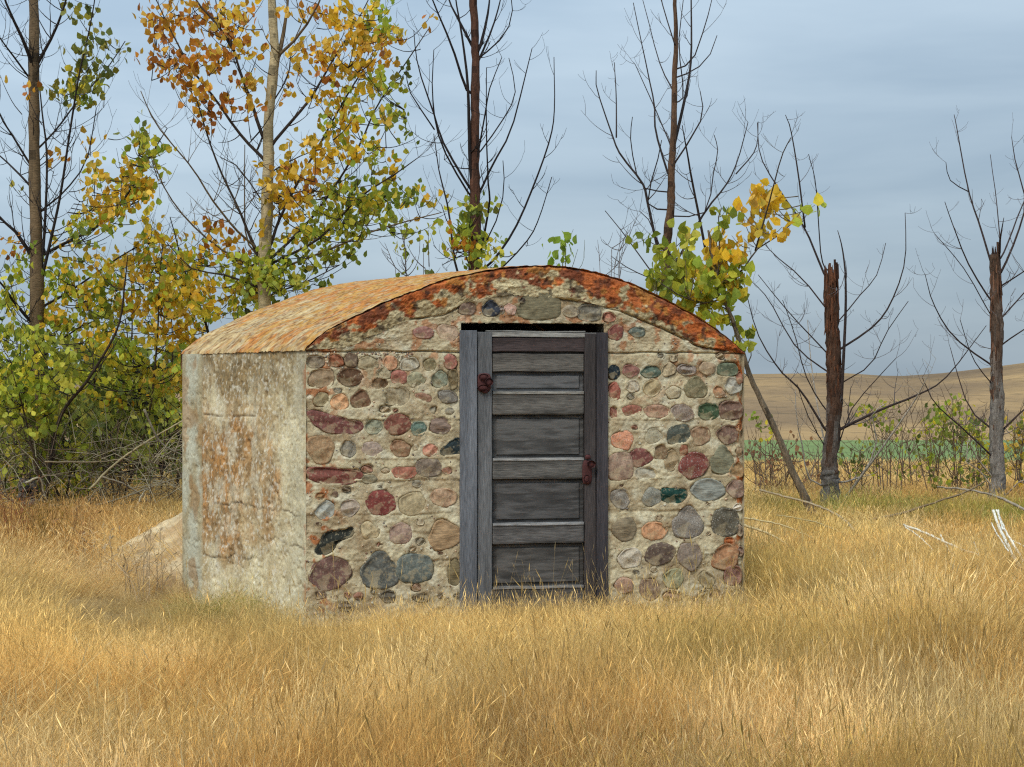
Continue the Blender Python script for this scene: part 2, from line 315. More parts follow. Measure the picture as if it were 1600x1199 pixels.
# ---- the stones of the front wall, read from the photograph: x, y, w, h, colour, kind, shape, turn
P_, G_, N_ = 'p', 'g', 'b'
stones = [
 (662,519,34,19,(150,105,98),P_,0,0),(699,520,36,27,(178,152,130),P_,1,0),(730,482,28,22,(120,98,86),P_,0,0),(768,482,28,24,(52,58,72),P_,2,0),(784,484,8,14,(165,150,145),P_,0,0),
 (797,484,20,20,(190,150,135),G_,1,0),(843,478,64,42,(118,112,88),N_,3,0),(892,486,26,20,(150,138,118),P_,0,0),(921,489,34,24,(112,108,98),P_,3,0),(952,496,21,16,(170,108,88),P_,0,0),
 (962,520.6,25,25,(128,72,64),P_,1,0),(996,519,24,15,(98,110,104),P_,1,0),(816,470,10,8,(70,62,55),P_,1,0),
 (492.5,566,30,20,(128,115,98),P_,0,0),(525.5,564,25,20,(150,88,60),P_,0,0),(549,563,22,23,(112,92,76),P_,1,0),(576,568,32,20,(158,146,116),P_,1,0),(610,567,23,23,(192,138,104),P_,0,0),
 (626,560,9,10,(205,198,180),P_,0,0),(640,569,33,22,(172,166,148),G_,0,-10),(672.7,570,22,20,(128,118,86),P_,0,0),(704,565,22,24,(160,100,88),P_,0,0),
 (502.5,591,38,28,(150,126,98),P_,3,0),(547.6,589.5,42,28,(98,70,50),P_,4,0),(592,599,30,20,(112,86,60),P_,1,0),(624,590,23,20,(160,98,86),P_,3,0),(600,583,22,18,(160,150,122),P_,2,0),
 (650,594,31,25,(150,148,120),P_,0,0),(686.5,593,26,28,(126,134,116),P_,0,-20),(708,593,14,29,(118,104,76),P_,3,0),
 (484,620,12,10,(198,192,175),P_,0,0),(501,624,26,22,(148,134,100),P_,1,0),(531,628,30,25,(212,158,112),P_,0,0),(564.6,624,31,29,(116,84,62),P_,2,8),(620,618,42,30,(150,138,112),P_,1,0),
 (662.7,621,28,14,(150,112,92),P_,0,12),(700,620,32,22,(118,114,108),G_,0,0),(648,602,14,9,(165,155,128),P_,0,0),
 (522.6,661.5,88,32,(118,70,66),P_,5,6),(584,667,31,26,(140,146,126),P_,0,0),(621.4,663,42,32,(126,74,62),P_,4,0),(655,670,25,22,(92,118,108),G_,0,0),(690,665,34,30,(132,112,102),N_,0,0),
 (501,702,48,42,(158,126,92),P_,1,0),(544,701,28,31,(134,130,118),G_,0,0),(580,702,38,28,(158,140,130),P_,0,0),(625,701,36,27,(148,112,84),P_,1,0),(673,703.5,25,22,(196,130,108),P_,0,0),
 (703,699,34,28,(38,52,58),P_,6,0),(522.5,744,84,28,(124,68,60),P_,7,2),(578,749,26,14,(126,120,98),P_,0,0),(632.6,739,38,20,(166,102,84),P_,7,-4),(669.7,731,38,26,(120,106,94),P_,3,0),
 (507.5,797.6,33,27,(158,164,162),P_,0,-25),(544,795,36,30,(164,150,138),P_,1,0),(595,786,48,39,(128,60,56),P_,4,10),(645,788,42,38,(166,152,118),P_,1,0),(692.7,778,44,30,(172,140,112),P_,1,0),
 (501,775,22,12,(150,112,72),P_,1,0),(521,846,72,36,(44,48,44),P_,8,-14),(580,830,34,32,(178,162,126),P_,1,0),(626,835,38,33,(156,130,118),P_,1,0),(694,835,52,44,(160,132,98),N_,2,-20),
 (515,896,68,52,(112,82,76),P_,4,-8),(594,890,58,56,(92,96,94),P_,2,0),(649,889,54,43,(98,108,106),P_,3,0),(711,893,24,40,(122,110,80),N_,2,0),(607.6,933,28,20,(96,90,80),P_,1,0),
 (659,934,26,14,(130,118,96),P_,0,0),(500,930,20,14,(130,110,92),P_,0,0),
 (959.5,581,19,22,(30,44,54),P_,4,0),(985.6,580.7,31,21,(138,92,84),P_,1,0),(1017,580.7,30,19,(84,104,94),P_,1,0),(1044,578,24,21,(168,152,122),P_,1,0),(1073,578,32,19,(140,128,122),G_,0,0),
 (1106,576,27,24,(160,138,112),P_,0,0),(1137,578,31,18,(92,104,84),P_,3,0),(961,611.5,20,26,(160,90,76),P_,1,0),(989,604,23,20,(180,170,150),G_,0,0),(1020,608,28,27,(168,150,112),P_,1,0),
 (1052.6,612.7,26,20,(176,164,134),G_,1,0),(1088,605,34,32,(118,112,84),P_,2,0),(1122.7,612,18,20,(176,128,92),P_,1,0),(1145,603,28,26,(162,162,154),P_,1,0),(958.8,644,17,22,(150,96,82),P_,1,0),
 (986,641.5,34,17,(152,92,76),P_,0,0),(1027.6,642.7,43,22,(164,126,104),P_,0,0),(1066,645,37,25,(138,122,112),G_,4,12),(1108,644,30,23,(60,84,58),P_,3,0),(1142.7,641.5,34,26,(116,88,76),P_,3,0),
 (972,688,40,32,(206,138,106),G_,0,0),(1021,682,33,28,(160,154,130),G_,0,0),(1060,679,34,28,(78,86,80),P_,3,-8),(1096,681,32,29,(150,120,94),P_,0,0),(1137.7,680,37,34,(120,92,80),P_,0,0),
 (970,729,38,41,(152,126,110),P_,3,0),(1003,716,35,29,(124,72,68),P_,1,0),(1032.6,706,24,26,(128,104,78),P_,0,0),(1011,740,46,21,(170,166,150),P_,0,0),(1049,721,22,32,(160,140,108),P_,1,15),
 (1067.6,704,15,18,(142,86,62),P_,1,0),(1084,727.5,48,37,(126,66,60),G_,4,-12),(1129,717.5,36,41,(122,122,100),N_,2,0),(1151,735,22,22,(158,126,86),P_,1,0),
 (970,780,31,29,(130,124,116),G_,1,0),(1017.6,777.6,31,30,(128,130,122),G_,1,0),(1052,774.6,41,25,(22,66,60),P_,7,0),(1106.5,766,52,33,(132,138,134),N_,4,0),(1150,764,27,29,(140,114,102),P_,0,0),
 (1152.7,792.6,14,11,(208,200,186),P_,2,0),(976,828,41,39,(128,116,94),N_,0,-30),(1022.6,830,42,28,(196,142,102),P_,0,0),(1075,816,47,47,(128,122,116),G_,2,0),(1134,816,39,40,(92,88,76),G_,3,0),
 (984,871.5,34,34,(182,174,158),G_,1,0),(1031,866.5,50,33,(96,80,72),P_,4,-12),(1077.6,870,42,46,(130,116,106),P_,0,0),(1134,871.5,44,37,(166,118,82),P_,1,-15),(1140,846,15,12,(180,98,50),P_,0,0),
 (1146,900,25,28,(140,98,88),P_,3,0),(975,915,34,26,(166,130,108),G_,0,0),(1016,922,31,34,(134,110,92),P_,1,0),(1052.6,905,32,31,(146,146,112),P_,1,0),(1105,906,29,28,(152,138,106),P_,1,0),
 (1050,933,28,15,(152,118,98),P_,0,0),(1128,616,12,10,(150,120,96),P_,0,0),(1156,590,10,18,(150,100,80),P_,1,0),(1155,668,9,12,(170,110,70),P_,1,0),(1156,830,10,20,(150,130,110),P_,1,0),
 (1157,862,10,14,(140,110,95),P_,1,0),(1155,708,10,16,(150,125,95),P_,1,0),(1000,955,30,18,(120,105,90),P_,0,0),(540,948,26,14,(122,108,92),P_,0,0),(1090,945,26,18,(140,120,98),P_,1,0)]
_r = random.Random(5); _n = 0
while _n < 85:
    _x, _y = (_r.uniform(483, 716) if _r.random() < .5 else _r.uniform(952, 1158)), _r.uniform(556, 940); _w = _r.uniform(8, 17); _h = _w*_r.uniform(.6, 1)
    if all(abs(_x-q[0]) > (q[2]+_w)*.5+1 or abs(_y-q[1]) > (q[3]+_h)*.5+1 for q in stones) and not any(abs(_y-v) < 6 for v in (657, 717, 750, 801, 829)):
        stones.append((_x, _y, _w, _h, _r.choice([(150, 120, 96), (128, 112, 92), (168, 150, 122), (112, 88, 72), (158, 112, 92), (138, 132, 116), (180, 168, 142)]), 'p', 1, 0)); _n += 1
    elif _r.random() < .0005: break
POLY = {2: [(-.15, 1), (.25, .9), (1, -.1), (.85, -.8), (.1, -1), (-.8, -.85), (-1, 0)],
        3: [(-.9, .7), (-.3, 1), (.75, .9), (1, .2), (.9, -.8), (-.1, -1), (-.9, -.8), (-1, 0)],
        4: [(-1, -.1), (-.55, .8), (.1, 1), (.75, .6), (1, -.2), (.4, -.9), (-.4, -.95)],
        5: [(-1, .75), (-.75, 1), (.2, .6), (.9, .35), (1, -.2), (.6, -.85), (-.2, -.9), (-.65, -.3)],
        6: [(1, 1), (1, -.8), (-.3, -1), (-1, -.55), (-.3, .2), (.4, .9)],
        7: [(-1, .5), (-.7, .9), (.3, .75), (.95, .6), (1, -.1), (.6, -.8), (-.2, -1), (-.8, -.5)],
        8: [(-1, -.55), (-.5, .2), (-.2, 1), (.35, .8), (1, .75), (.9, 0), (.2, -.1), (-.2, -.8), (-.8, -1)]}
NA = 28
ang = np.arange(NA)*2*math.pi/NA
def outline(shape, seed):
    r = random.Random(seed)
    if shape == 0:
        e2 = 2.3
        rr = (np.abs(np.cos(ang))**e2+np.abs(np.sin(ang))**e2)**(-1/e2)
        for k in (2, 3, 4, 5, 7): rr = rr*(1+r.uniform(-.045, .045)*np.cos(k*ang+r.uniform(0, 6)))
        return .25*rr+.75*outline(1, seed+999)/1.06
    if shape == 1:
        n = r.choice((5, 6, 6, 7)); t0 = r.uniform(0, 6)
        pts = [(math.cos(t0+2*math.pi*(i+r.uniform(-.25, .25))/n), math.sin(t0+2*math.pi*(i+r.uniform(-.25, .25))/n)) for i in range(n)]
        pts = [(x*r.uniform(.88, 1.1), y*r.uniform(.88, 1.1)) for x, y in pts]
    else: pts = [(x*r.uniform(.95, 1.03), y*r.uniform(.95, 1.03)) for x, y in POLY[shape]]
    pts = sorted(pts, key=lambda p: math.atan2(p[1], p[0])) if shape < 5 else pts
    P = np.array(pts+[pts[0]]); rr = np.full(NA, 0.)
    for i, t in enumerate(ang):
        d = np.array((math.cos(t), math.sin(t))); best = 0
        for k in range(len(P)-1):
            p, q = P[k], P[k+1]; m = np.array([d, p-q]).T
            if abs(np.linalg.det(m)) < 1e-9: continue
            s_, w_ = np.linalg.solve(m, p)
            if s_ > 0 and -1e-6 <= w_ <= 1+1e-6: best = max(best, s_)
        rr[i] = best if best > 0 else .9
    for _ in range(1): rr = .2*np.roll(rr, 1)+.6*rr+.2*np.roll(rr, -1)
    return rr*1.07

# ---- height field of the mortar
RES = .008
us = np.linspace(0, WID, int(WID/RES)+1); ZB = -.15
nlow = int((ZJ+.0-ZB)/RES)+1; nup = 70
U = np.repeat(us[:, None], nlow+nup, 1); Zg = np.zeros_like(U)
Zg[:, :nlow] = np.linspace(ZB, ZJ, nlow)[None]
top = np.maximum(crkz(us)+.014, ZJ+.0015)
tt = np.linspace(0, 1, nup+1)[1:]
Zg[:, nlow:] = ZJ+(top-ZJ)[:, None]*tt[None]
SDF = np.full(U.shape, 1.0)
SO = []
for i, (x, y, w, h, c, kind, shp, turn) in enumerate(stones):
    u0, z0 = fr(x, y); sc = abs(fr(x+1, y)[0]-fr(x, y)[0])
    hw, hh = w*.5*sc, h*.5*sc
    rr = outline(shp, i*13+5); cr_, sr_ = math.cos(R(turn)), -math.sin(R(turn))
    SO.append((u0, z0, hw, hh, rr, cr_, sr_))
    msk = (abs(U-u0) < hw*1.3+.05) & (abs(Zg-z0) < hh*1.3+.07)
    if not msk.any(): continue
    du, dz = U[msk]-u0, Zg[msk]-z0
    a_ = (du*cr_+dz*sr_)/hw; b_ = (-du*sr_+dz*cr_)/hh
    th = np.arctan2(b_, a_) % (2*math.pi); r_ = np.interp(th, np.append(ang, 2*math.pi), np.append(rr, rr[0]))
    dd = (np.hypot(a_, b_)/r_-1)*min(hw, hh)
    SDF[msk] = np.minimum(SDF[msk], dd)
nz1 = fbm(U*7, Zg*9, 1, 5); nz2 = fbm(U*45, Zg*45, 2, 3); nz3 = fbm(U*22, Zg*22, 21, 3)
dist = SDF+(nz3-.5)*.012+(fbm(U*13, Zg*13, 35, 3)-.5)*.034+.003
V = .004-(nz1-.5)*.035-(nz2-.5)*.014-(fbm(U*110, Zg*110, 36, 2)-.5)*.006
gro = np.exp(-(np.clip(dist, -.004, 1)/.006)**2)
V += gro*(.013*sstep(.5, .64, fbm(U*9, Zg*9, 31, 2)))
V += .03*sstep(.002, -.006, dist)
for yl in (657, 717, 750, 801, 829, 873):               # formwork lift lines
    zl = fr(830, yl)[1]; zz = Zg-zl-(fbm(U*3, U*0, int(yl), 3)-.5)*.02
    V += -.007*sstep(0, .008, zz)*np.exp(-zz.clip(0, 9)/.05)*1.0+.004*np.exp(-(zz/.006)**2)*sstep(.4, .6, fbm(U*4, Zg, yl+1, 2))
jz = ZJ-.004-(fbm(us*6, us*0, 77, 4)-.5)*.02
cw = .0045+.008*sstep(.5, .75, fbm(us*5, us*0+3, 78, 2))*sstep(1.3, .2, us)
V += .035*np.exp(-((Zg-jz[:, None])/cw[:, None])**2)
V += .03*np.exp(-((Zg-crkz(U)+.004)/.006)**2)*sstep(.52, .6, fbm(U*5, U*0, 57, 3))*(Zg > ZJ)
V += .012*sstep(crkz(U)-.002, crkz(U)+.01, Zg)*(Zg > ZJ)
EDGE = sstep(WID-.06, WID, U)
V += EDGE**2*.03*(.4+nz3)
Up = U+(fbm(Zg*14, Zg*0, 55, 4)-.6)*.035*sstep(WID-.03, WID, U)
# colour: mortar tones, brown stain, lichen on the right corner
mcol = mixc(S(196, 182, 147, 1.05), S(168, 150, 117, 1.02), sstep(.35, .7, fbm(U*5, Zg*7, 41, 5)))
mcol = mixc([1, 1, 1], [1, 1, 1], nz1)*0+mcol
mcol = mcol*(1-sstep(.5, .75, fbm(U*14, Zg*14, 42, 3))[..., None])+np.array(S(204, 194, 164))*sstep(.5, .75, fbm(U*14, Zg*14, 42, 3))[..., None]
brn = sstep(.54, .7, fbm(U*8, Zg*8, 43, 4))*.55
mcol = mcol*(1-brn[..., None]*.8)+np.array(S(146, 116, 80))*brn[..., None]*.8
for yl in (653, 722, 752, 806, 860):
    kb = np.exp(-((Zg-fr(830, yl)[1])/.028)**2)*sstep(.35, .6, fbm(U*3, Zg*0, yl, 3))*.55; mcol = mcol*(1-kb[..., None])+np.array(S(204, 192, 156, 1.08))*kb[..., None]
lic = sstep(.52, .62, fbm(U*13, Zg*7, 44, 3)+.10*sstep(WID-.2, WID, U)-.12)*sstep(WID-.16, WID-.03, U)
lic = np.maximum(lic, sstep(.62, .68, fbm(U*16, Zg*16, 46, 3)+.05*(Zg > ZJ))*.6*sstep(1.2, 2.0, Zg))
lic = np.maximum(lic, .8*sstep(.6, .66, fbm(U*16, Zg*16, 47, 3))*sstep(.3, .1, U))
mcol = mcol*(1-lic[..., None])+np.array(S(168, 92, 40))*lic[..., None]
low_tint = sstep(.35, .0, Zg)*.35  # mortar darker and browner towards the bottom
mcol = mcol*(1-low_tint[..., None])+np.array(S(150, 128, 100))*low_tint[..., None]
cu = .5*(U[:-1, :-1]+U[1:, 1:]); cz = .5*(Zg[:-1, :-1]+Zg[1:, 1:])
mask = ~((cu > UL) & (cu < UR) & (cz < ZT))
front = grid_mesh('front_wall', np.stack([Up, V, Zg], -1), mcol, mask, M_mortar, cellar, flip=False)
# reveal of the door opening and the wall's thickness
mb = MB(); rc = S(110, 98, 78)
T_ = .24
zt2 = ZT-.0; mb.add([(UL-.006, .0, ZB), (UL-.006, T_, ZB), (UL-.006, T_, zt2), (UL-.006, .0, zt2)], [(0, 1, 2, 3)], rc)
mb.add([(UR+.006, .0, ZB), (UR+.006, .0, zt2), (UR+.006, T_, zt2), (UR+.006, T_, ZB)], [(0, 1, 2, 3)], rc)
mb.add([(UL-.006, .0, zt2+.004), (UL-.006, T_, zt2+.004), (UR+.006, T_, zt2+.004), (UR+.006, 0, zt2+.004)], [(0, 1, 2, 3)], rc)
mb.build('door_reveal', M_mortar, cellar, smooth=False)

for i, ((x, y, w, h, c, kind, shp, turn), (u0, z0, hw, hh, rr, cr_, sr_)) in enumerate(zip(stones, SO)):
    r = random.Random(i*7+1)
    prof = [(1.10, .03), (1.04, .006), (.99, .0), (.88, -.003), (.55, -.006), (.25, -.0075)]
    sz = min(hw, hh); amp = r.uniform(.7, 1.25)*min(1, sz/.06)
    vs = []; sd_ = r.random()*50
    tx, tz = r.uniform(-.006, .006), r.uniform(-.008, .004)
    for q, (f, dv) in enumerate(prof):
        for k, t in enumerate(ang):
            a_, b_ = math.cos(t)*rr[k]*f*hw, math.sin(t)*rr[k]*f*hh
            uu, zz = u0+a_*cr_-b_*sr_, z0+a_*sr_+b_*cr_
            nn = float(vn(np.array(uu*28+sd_), np.array(zz*28), i))-.5
            fc = abs((math.cos(t)*f*math.cos(sd_)+math.sin(t)*f*math.sin(sd_)))*.014*(.3+(i % 5)*.35)
            vv = dv*amp+fc*(f < .99)+(nn*.016*(1 if f < .97 else 0))+(a_/hw*tx+b_/hh*tz)*(f < .99)
            if uu < UL+.4 and u0 < UL: uu = min(uu, UL-.001)
            if uu > UR-.4 and u0 > UR: uu = max(uu, UR+.001)
            uu = min(uu, WID-.003+nn*.01)
            vs.append((uu, vv, zz))
    ctr = len(vs); vs.append((u0, prof[-1][1]*amp, z0))
    fs = [(q*NA+k, q*NA+(k+1) % NA, (q+1)*NA+(k+1) % NA, (q+1)*NA+k) for q in range(len(prof)-1) for k in range(NA)]
    fs += [((len(prof)-1)*NA+k, (len(prof)-1)*NA+(k+1) % NA, ctr) for k in range(NA)]
    me = bpy.data.meshes.new('stone'); vv_ = np.array(vs)-np.array((u0, 0, z0)); me.from_pydata(vv_.tolist(), [], fs)
    me.polygons.foreach_set('use_smooth', [True]*len(me.polygons))
    me.materials.append({'p': M_stone, 'g': M_granite, 'b': M_band}[kind])
    o = link('stone', me, front); o.location = (u0, 0, z0); gy_ = sum(c)/3; o.color = tuple(a_*b_ for a_, b_ in zip(S(*[gy_+(q-gy_)*.80 for q in c], k=1.08), (1.07, 1.0, .88)))+(1,)
# pebbles showing in the mortar: too small to pick apart
mb = MB()
ico = [(0, 0, 1), (1, 0, 0), (0, 1, 0), (-1, 0, 0), (0, -1, 0), (0, 0, -1)]
icf = [(0, 1, 2), (0, 2, 3), (0, 3, 4), (0, 4, 1), (5, 2, 1), (5, 3, 2), (5, 4, 3), (5, 1, 4)]
cnt = 0
while cnt < 420:
    if random.random() < .16: uu = random.uniform(0, .75); zz = ZJ-abs(random.gauss(0, .05))-.01
    else: uu = random.uniform(0, WID); zz = random.uniform(.02, 2.1)
    if UL-.02 < uu < UR+.02 and zz < ZT+.03: continue
    if zz > crkz(uu)-.02: continue
    i_ = min(int(uu/RES), len(us)-1); j_ = int(np.argmin(abs(Zg[i_]-zz)))
    if SDF[i_, j_] < .008: continue
    s_ = random.uniform(.004, .011)*(1.25 if random.random() < .1 else 1)
    r3 = [random.uniform(.7, 1.3) for _ in range(6)]
    k = random.choice([S(190, 182, 160), S(180, 165, 140), S(140, 110, 90), S(120, 110, 100), S(200, 170, 140)])
    mb.add([(uu+p[0]*s_*q, float(V[i_, j_])+p[1]*s_*.6, zz+p[2]*s_*q) for p, q in zip(ico, r3)], icf, k); cnt += 1
tag(mb.build('pebbles', M_pebble, front), kind='stuff')

# ---- roof edge: the raw front face of the concrete vault
nu, nv = int(WID/RES), 44
ue = np.linspace(0, WID, nu); tE = np.linspace(0, 1, nv)
zb_, zt_ = crkz(ue)-.001, archz(ue)
zt_ = np.maximum(zt_, zb_+.004)
Ue = np.repeat(ue[:, None], nv, 1); Ze = zb_[:, None]*(1-tE)+zt_[:, None]*tE
Ze = Ze+(fbm(Ue*40, Ue*0, 61, 3)-.5)[...]*.012*sstep(.3, 0, tE)[None]
Ve = -.010*sstep(0, .4, tE)[None]-.002-(fbm(Ue*9, Ze*9, 62, 4)-.5)*.04-(fbm(Ue*50, Ze*50, 63, 3)-.5)*.02-(fbm(Ue*120, Ze*120, 60, 2)-.5)*.01
Ve = Ve+.03*sstep(.9, 1, tE)[None]**2*(.4+fbm(Ue*30, Ze, 64, 2))
Ve = Ve+.03*sstep(.035, 0, tE)[None]*sstep(.52, .6, fbm(Ue*5, Ue*0, 57, 3))
ecol = mixc(S(168, 150, 112, 1.05), S(196, 180, 140, 1.05), sstep(.3, .7, fbm(Ue*7, Ze*9, 65, 4)))
px_t = Ue/WID
band = np.interp(ue, frn([(478, 600), (560, 600), (620, 600), (700, 600), (760, 600), (800, 600), (860, 600), (930, 600), (1000, 600), (1163, 600)])[:, 0], [.32, .68, .8, .8, .78, .7, .62, .92, 1.15, 1.5])
hgt = (zt_[:, None]-Ze)
lim = np.clip(band[:, None]*.17, .02, 1)
lm = sstep(.42, .52, fbm(Ue*10, Ze*13, 66, 4)+.36*(1-hgt/lim)-.095+(fbm(Ue*45, Ze*45, 59, 3)-.5)*.25)
red = mixc(S(116, 48, 22), S(184, 92, 36), sstep(.35, .65, fbm(Ue*16, Ze*16, 67, 5)))
yel = sstep(.58, .66, fbm(Ue*20, Ze*20, 68, 3))[..., None]; red = red*(1-yel*.7)+np.array(S(184, 124, 52))*yel*.7
dk = sstep(.62, .68, fbm(Ue*22, Ze*22, 69, 3))[..., None]
ecol = ecol*(1-lm[..., None]*.92)+red*lm[..., None]*.92
ecol = ecol*(1-dk*.75)+np.array(S(62, 46, 38))*dk*.75
grid_mesh('roof_edge', np.stack([Ue, Ve, Ze], -1), ecol, None, M_edge, cellar, flip=False)
# ---- roof vault
ns, nl = 300, 210
uu = np.linspace(0, WID, ns); ll = np.linspace(0, 1, nl)
UU = uu[:, None]*np.ones(nl)[None]; LL = np.ones(ns)[:, None]*ll[None]
zz = archz(UU)
for _ in range(2): zz[1:-1] = .25*zz[:-2]+.5*zz[1:-1]+.25*zz[2:]
hn = (fbm(UU*9, LL*LEN*9, 71, 4)-.5)*.012*sstep(0, .06, LL)+(fbm(UU*30, LL*LEN*50, 72, 3)-.5)*.012
X_ = UU+LL*Cl[0]; Y_ = -.012+LL*(Cl[1]+.012+.02); Z_ = zz+hn+.004
X_ = X_-.012*sstep(.06, 0, UU)+.008*sstep(WID-.05, WID, UU)*0
Z_[0, :] -= .012; Z_[-1, :] -= .012
rcol = mixc(S(220, 190, 136, .76), S(186, 152, 100, .74), sstep(.35, .65, fbm(UU*22, LL*LEN*22, 73, 6)))
so = sstep(.38, .6, fbm(UU*20, LL*LEN*20, 74, 5)*.5+.5*fbm(UU*4, LL*LEN*4, 79, 4)+.24*(sstep(.1, 1.1, UU)-.45)+.14*sstep(.8, .1, LL))
rcol = rcol*(1-.85*so[..., None])+mixc(S(202, 120, 34, .8), S(202, 146, 60, .78), sstep(.4, .6, fbm(UU*12, LL*20, 75, 4)))*.85*so[..., None]
rd = sstep(.56, .66, fbm(UU*40, LL*LEN*40, 76, 4))*.7
rcol = rcol*(1-rd[..., None])+np.array(S(128, 78, 42, .65))*rd[..., None]
pl = sstep(.57, .66, fbm(UU*36, LL*LEN*38, 78, 4))*.45
rcol = rcol*(1-pl[..., None])+np.array(S(214, 196, 160, .72))*pl[..., None]
ap = lambda M, d=0: np.concatenate([M, M[:, -1:]+d], 1)
X_, Y_, Z_, rcol = ap(X_), ap(Y_), ap(Z_, -.13), np.concatenate([rcol, rcol[:, -1:]], 1)
roof = grid_mesh('roof', np.stack([X_, Y_, Z_], -1), rcol, None, M_roof, cellar, flip=True)
# underside of the vault, then the back and right walls so that the inside stays dark
def wall_sheet(name, P0, P1, zf, nrm, colf, mat, res=.02, amp=.02, zbot=-.15, seed=0, carve=None, ncol=None):
    P0, P1 = np.asarray(P0), np.asarray(P1); L = np.linalg.norm(P1-P0); n = int(L/res)+1; m = int((2.0)/res)+1
    s = np.linspace(0, L, n); t = np.linspace(0, 1, m)
    SS = np.repeat(s[:, None], m, 1); zt = zf(s/L); ZZ = zbot+(zt-zbot)[:, None]*t[None]
    off = (fbm(SS*5, ZZ*6, seed, 5)-.5)*amp+(fbm(SS*40, ZZ*40, seed+3, 3)-.5)*.008
    if carve is not None: off = off-carve(SS, ZZ)
    off = off*sstep(0, .03, SS)*sstep(L, L-.03, SS)
    X = P0[0]+(P1-P0)[0]*SS/L+nrm[0]*off; Y = P0[1]+(P1-P0)[1]*SS/L+nrm[1]*off
    return grid_mesh(name, np.stack([X, Y, ZZ], -1), colf(SS, ZZ), None, mat, cellar, flip=True)
# ---- side wall with its stains, seams and cracks
s_seam = sd_pt(315, 700)[0]
zl1, zl2, zl3, zl4 = sd_pt(380, 650)[1], sd_pt(400, 795)[1], sd_pt(400, 845)[1], sd_pt(400, 872)[1]
def crackline(SS, ZZ, z0, w, wob, seed, a, b):
    zc = z0+(fbm(SS*3, SS*0, seed, 6, .6)-.5)*wob
    return np.exp(-((ZZ-zc)/w)**2)*sstep(a, a+.05, SS)*sstep(b, b-.05, SS)*(.25+.75*sstep(.2, .6, fbm(SS*12, SS*0+2, seed+1, 2)))
def side_carve(SS, ZZ):
    c = .014*np.exp(-((SS-s_seam-(fbm(ZZ*4, ZZ*0, 5, 3)-.5)*.01)/.006)**2)
    c += .010*crackline(SS, ZZ, zl1, .006, .03, 11, .75, s_seam)+.009*crackline(SS, ZZ, zl2, .004, .14, 12, .05, 1.5)+.009*crackline(SS, ZZ, zl4-.02, .004, .12, 13, .6, s_seam)
    c += .008*crackline(SS, ZZ, zl3, .004, .12, 15, 0, .7)
    c -= .006*sstep(s_seam, s_seam+.01, SS)
    c += .008*sstep(.62, .72, fbm(SS*24, ZZ*24, 14, 4))
    return c
def side_col(SS, ZZ):
    g1 = fbm(SS*60, ZZ*45, 20, 3); m1 = fbm(SS*16, ZZ*12, 19, 4)
    c = mixc(S(212, 198, 160, 1.05), S(186, 168, 128), sstep(.35, .65, fbm(SS*5, ZZ*5, 21, 5)*.5+m1*.5))
    lft = sstep(.12, .35, SS+(m1-.5)*.3)
    up = sstep(zl1+.04, zl1+.26, ZZ+(fbm(SS*13, ZZ*2.5, 22, 4)-.5)*.42)          # brown-olive stain under the eave
    k = up*sstep(.22, .58, .6*m1+.4*g1+.12)*(.35+.65*lft); c = c*(1-.85*k[..., None])+mixc(S(104, 84, 52), S(150, 122, 78), sstep(.3, .7, g1))*.85*k[..., None]
    nb = fbm(SS*2.6, ZZ*2.6, 16, 5)-.5; nb2 = fbm(SS*4.3+7, ZZ*3.1, 15, 5)-.5
    mid = sstep(zl3-.32, zl3+.12, ZZ+nb*.7)*sstep(zl1+.22, zl1-.14, ZZ+nb2*.5)*sstep(.1, .95, SS+nb2*1.3+nb*.5-.15*sstep(zl2, zl3-.2, ZZ))
    k = mid*sstep(.2, .6, .65*fbm(SS*7, ZZ*5, 25, 5)+.35*g1+.1); c = c*(1-.88*k[..., None])+mixc(S(178, 124, 64), S(156, 122, 78), sstep(.3, .7, fbm(SS*9, ZZ*9, 26, 4)))*.88*k[..., None]
    k = np.maximum(mid, .4*up)*sstep(.52, .6, fbm(SS*34, ZZ*24, 27, 3)); c = c*(1-.55*k[..., None])+np.array(S(110, 88, 58))*.55*k[..., None]
    k = sstep(.56, .66, fbm(SS*10, ZZ*7, 28, 4))*(1-.5*up); c = c*(1-.4*k[..., None])+np.array(S(212, 204, 176))*.4*k[..., None]
    k = sstep(.62, .68, fbm(SS*45, ZZ*45, 17, 3)); c = c*(1-.5*k[..., None])+np.array(S(226, 220, 200))*.5*k[..., None]
    strip = sstep(s_seam-.005, s_seam+.005, SS); g = mixc(S(186, 182, 158), S(168, 154, 120), sstep(.4, .65, fbm(SS*6, ZZ*3.5, 29, 3)))
    c = c*(1-strip[..., None])+g*strip[..., None]
    k = strip*sstep(.56, .64, fbm(SS*5, ZZ*4, 30, 3)); c = c*(1-.6*k[..., None])+np.array(S(158, 118, 70))*.6*k[..., None]
    lowr = sstep(.45, .1, SS)*sstep(1.9, .9, ZZ)*.6; c = c*(1-lowr[..., None])+np.array(S(188, 180, 150))*lowr[..., None]
    k = sstep(.28, .0, SS)*sstep(1.35, 1.6, ZZ)*.6; c = c*(1-k[..., None])+np.array(S(150, 142, 120))*k[..., None]
    r_ = sstep(.06, 0, SS)*sstep(.5, .6, fbm(SS*16, ZZ*9, 33, 3)); c = c*(1-.6*r_[..., None])+np.array(S(165, 96, 48))*.6*r_[..., None]
    for zc, w, a, b, sd2 in ((zl2, .006, .05, 1.5, 12), (zl4-.02, .007, .6, s_seam, 13), (zl3, .006, 0, .7, 15), (zl1, .005, .75, s_seam, 11)):
        wob = {12: .14, 13: .12, 15: .12, 11: .03}[sd2]
        k = crackline(SS, ZZ, zc, w, wob, sd2, a, b)[..., None]; c = c*(1-.7*k)+np.array(S(70, 58, 44))*.7*k
    return c
zeave = lambda t: np.full(np.shape(t), archz(0.)-.006)
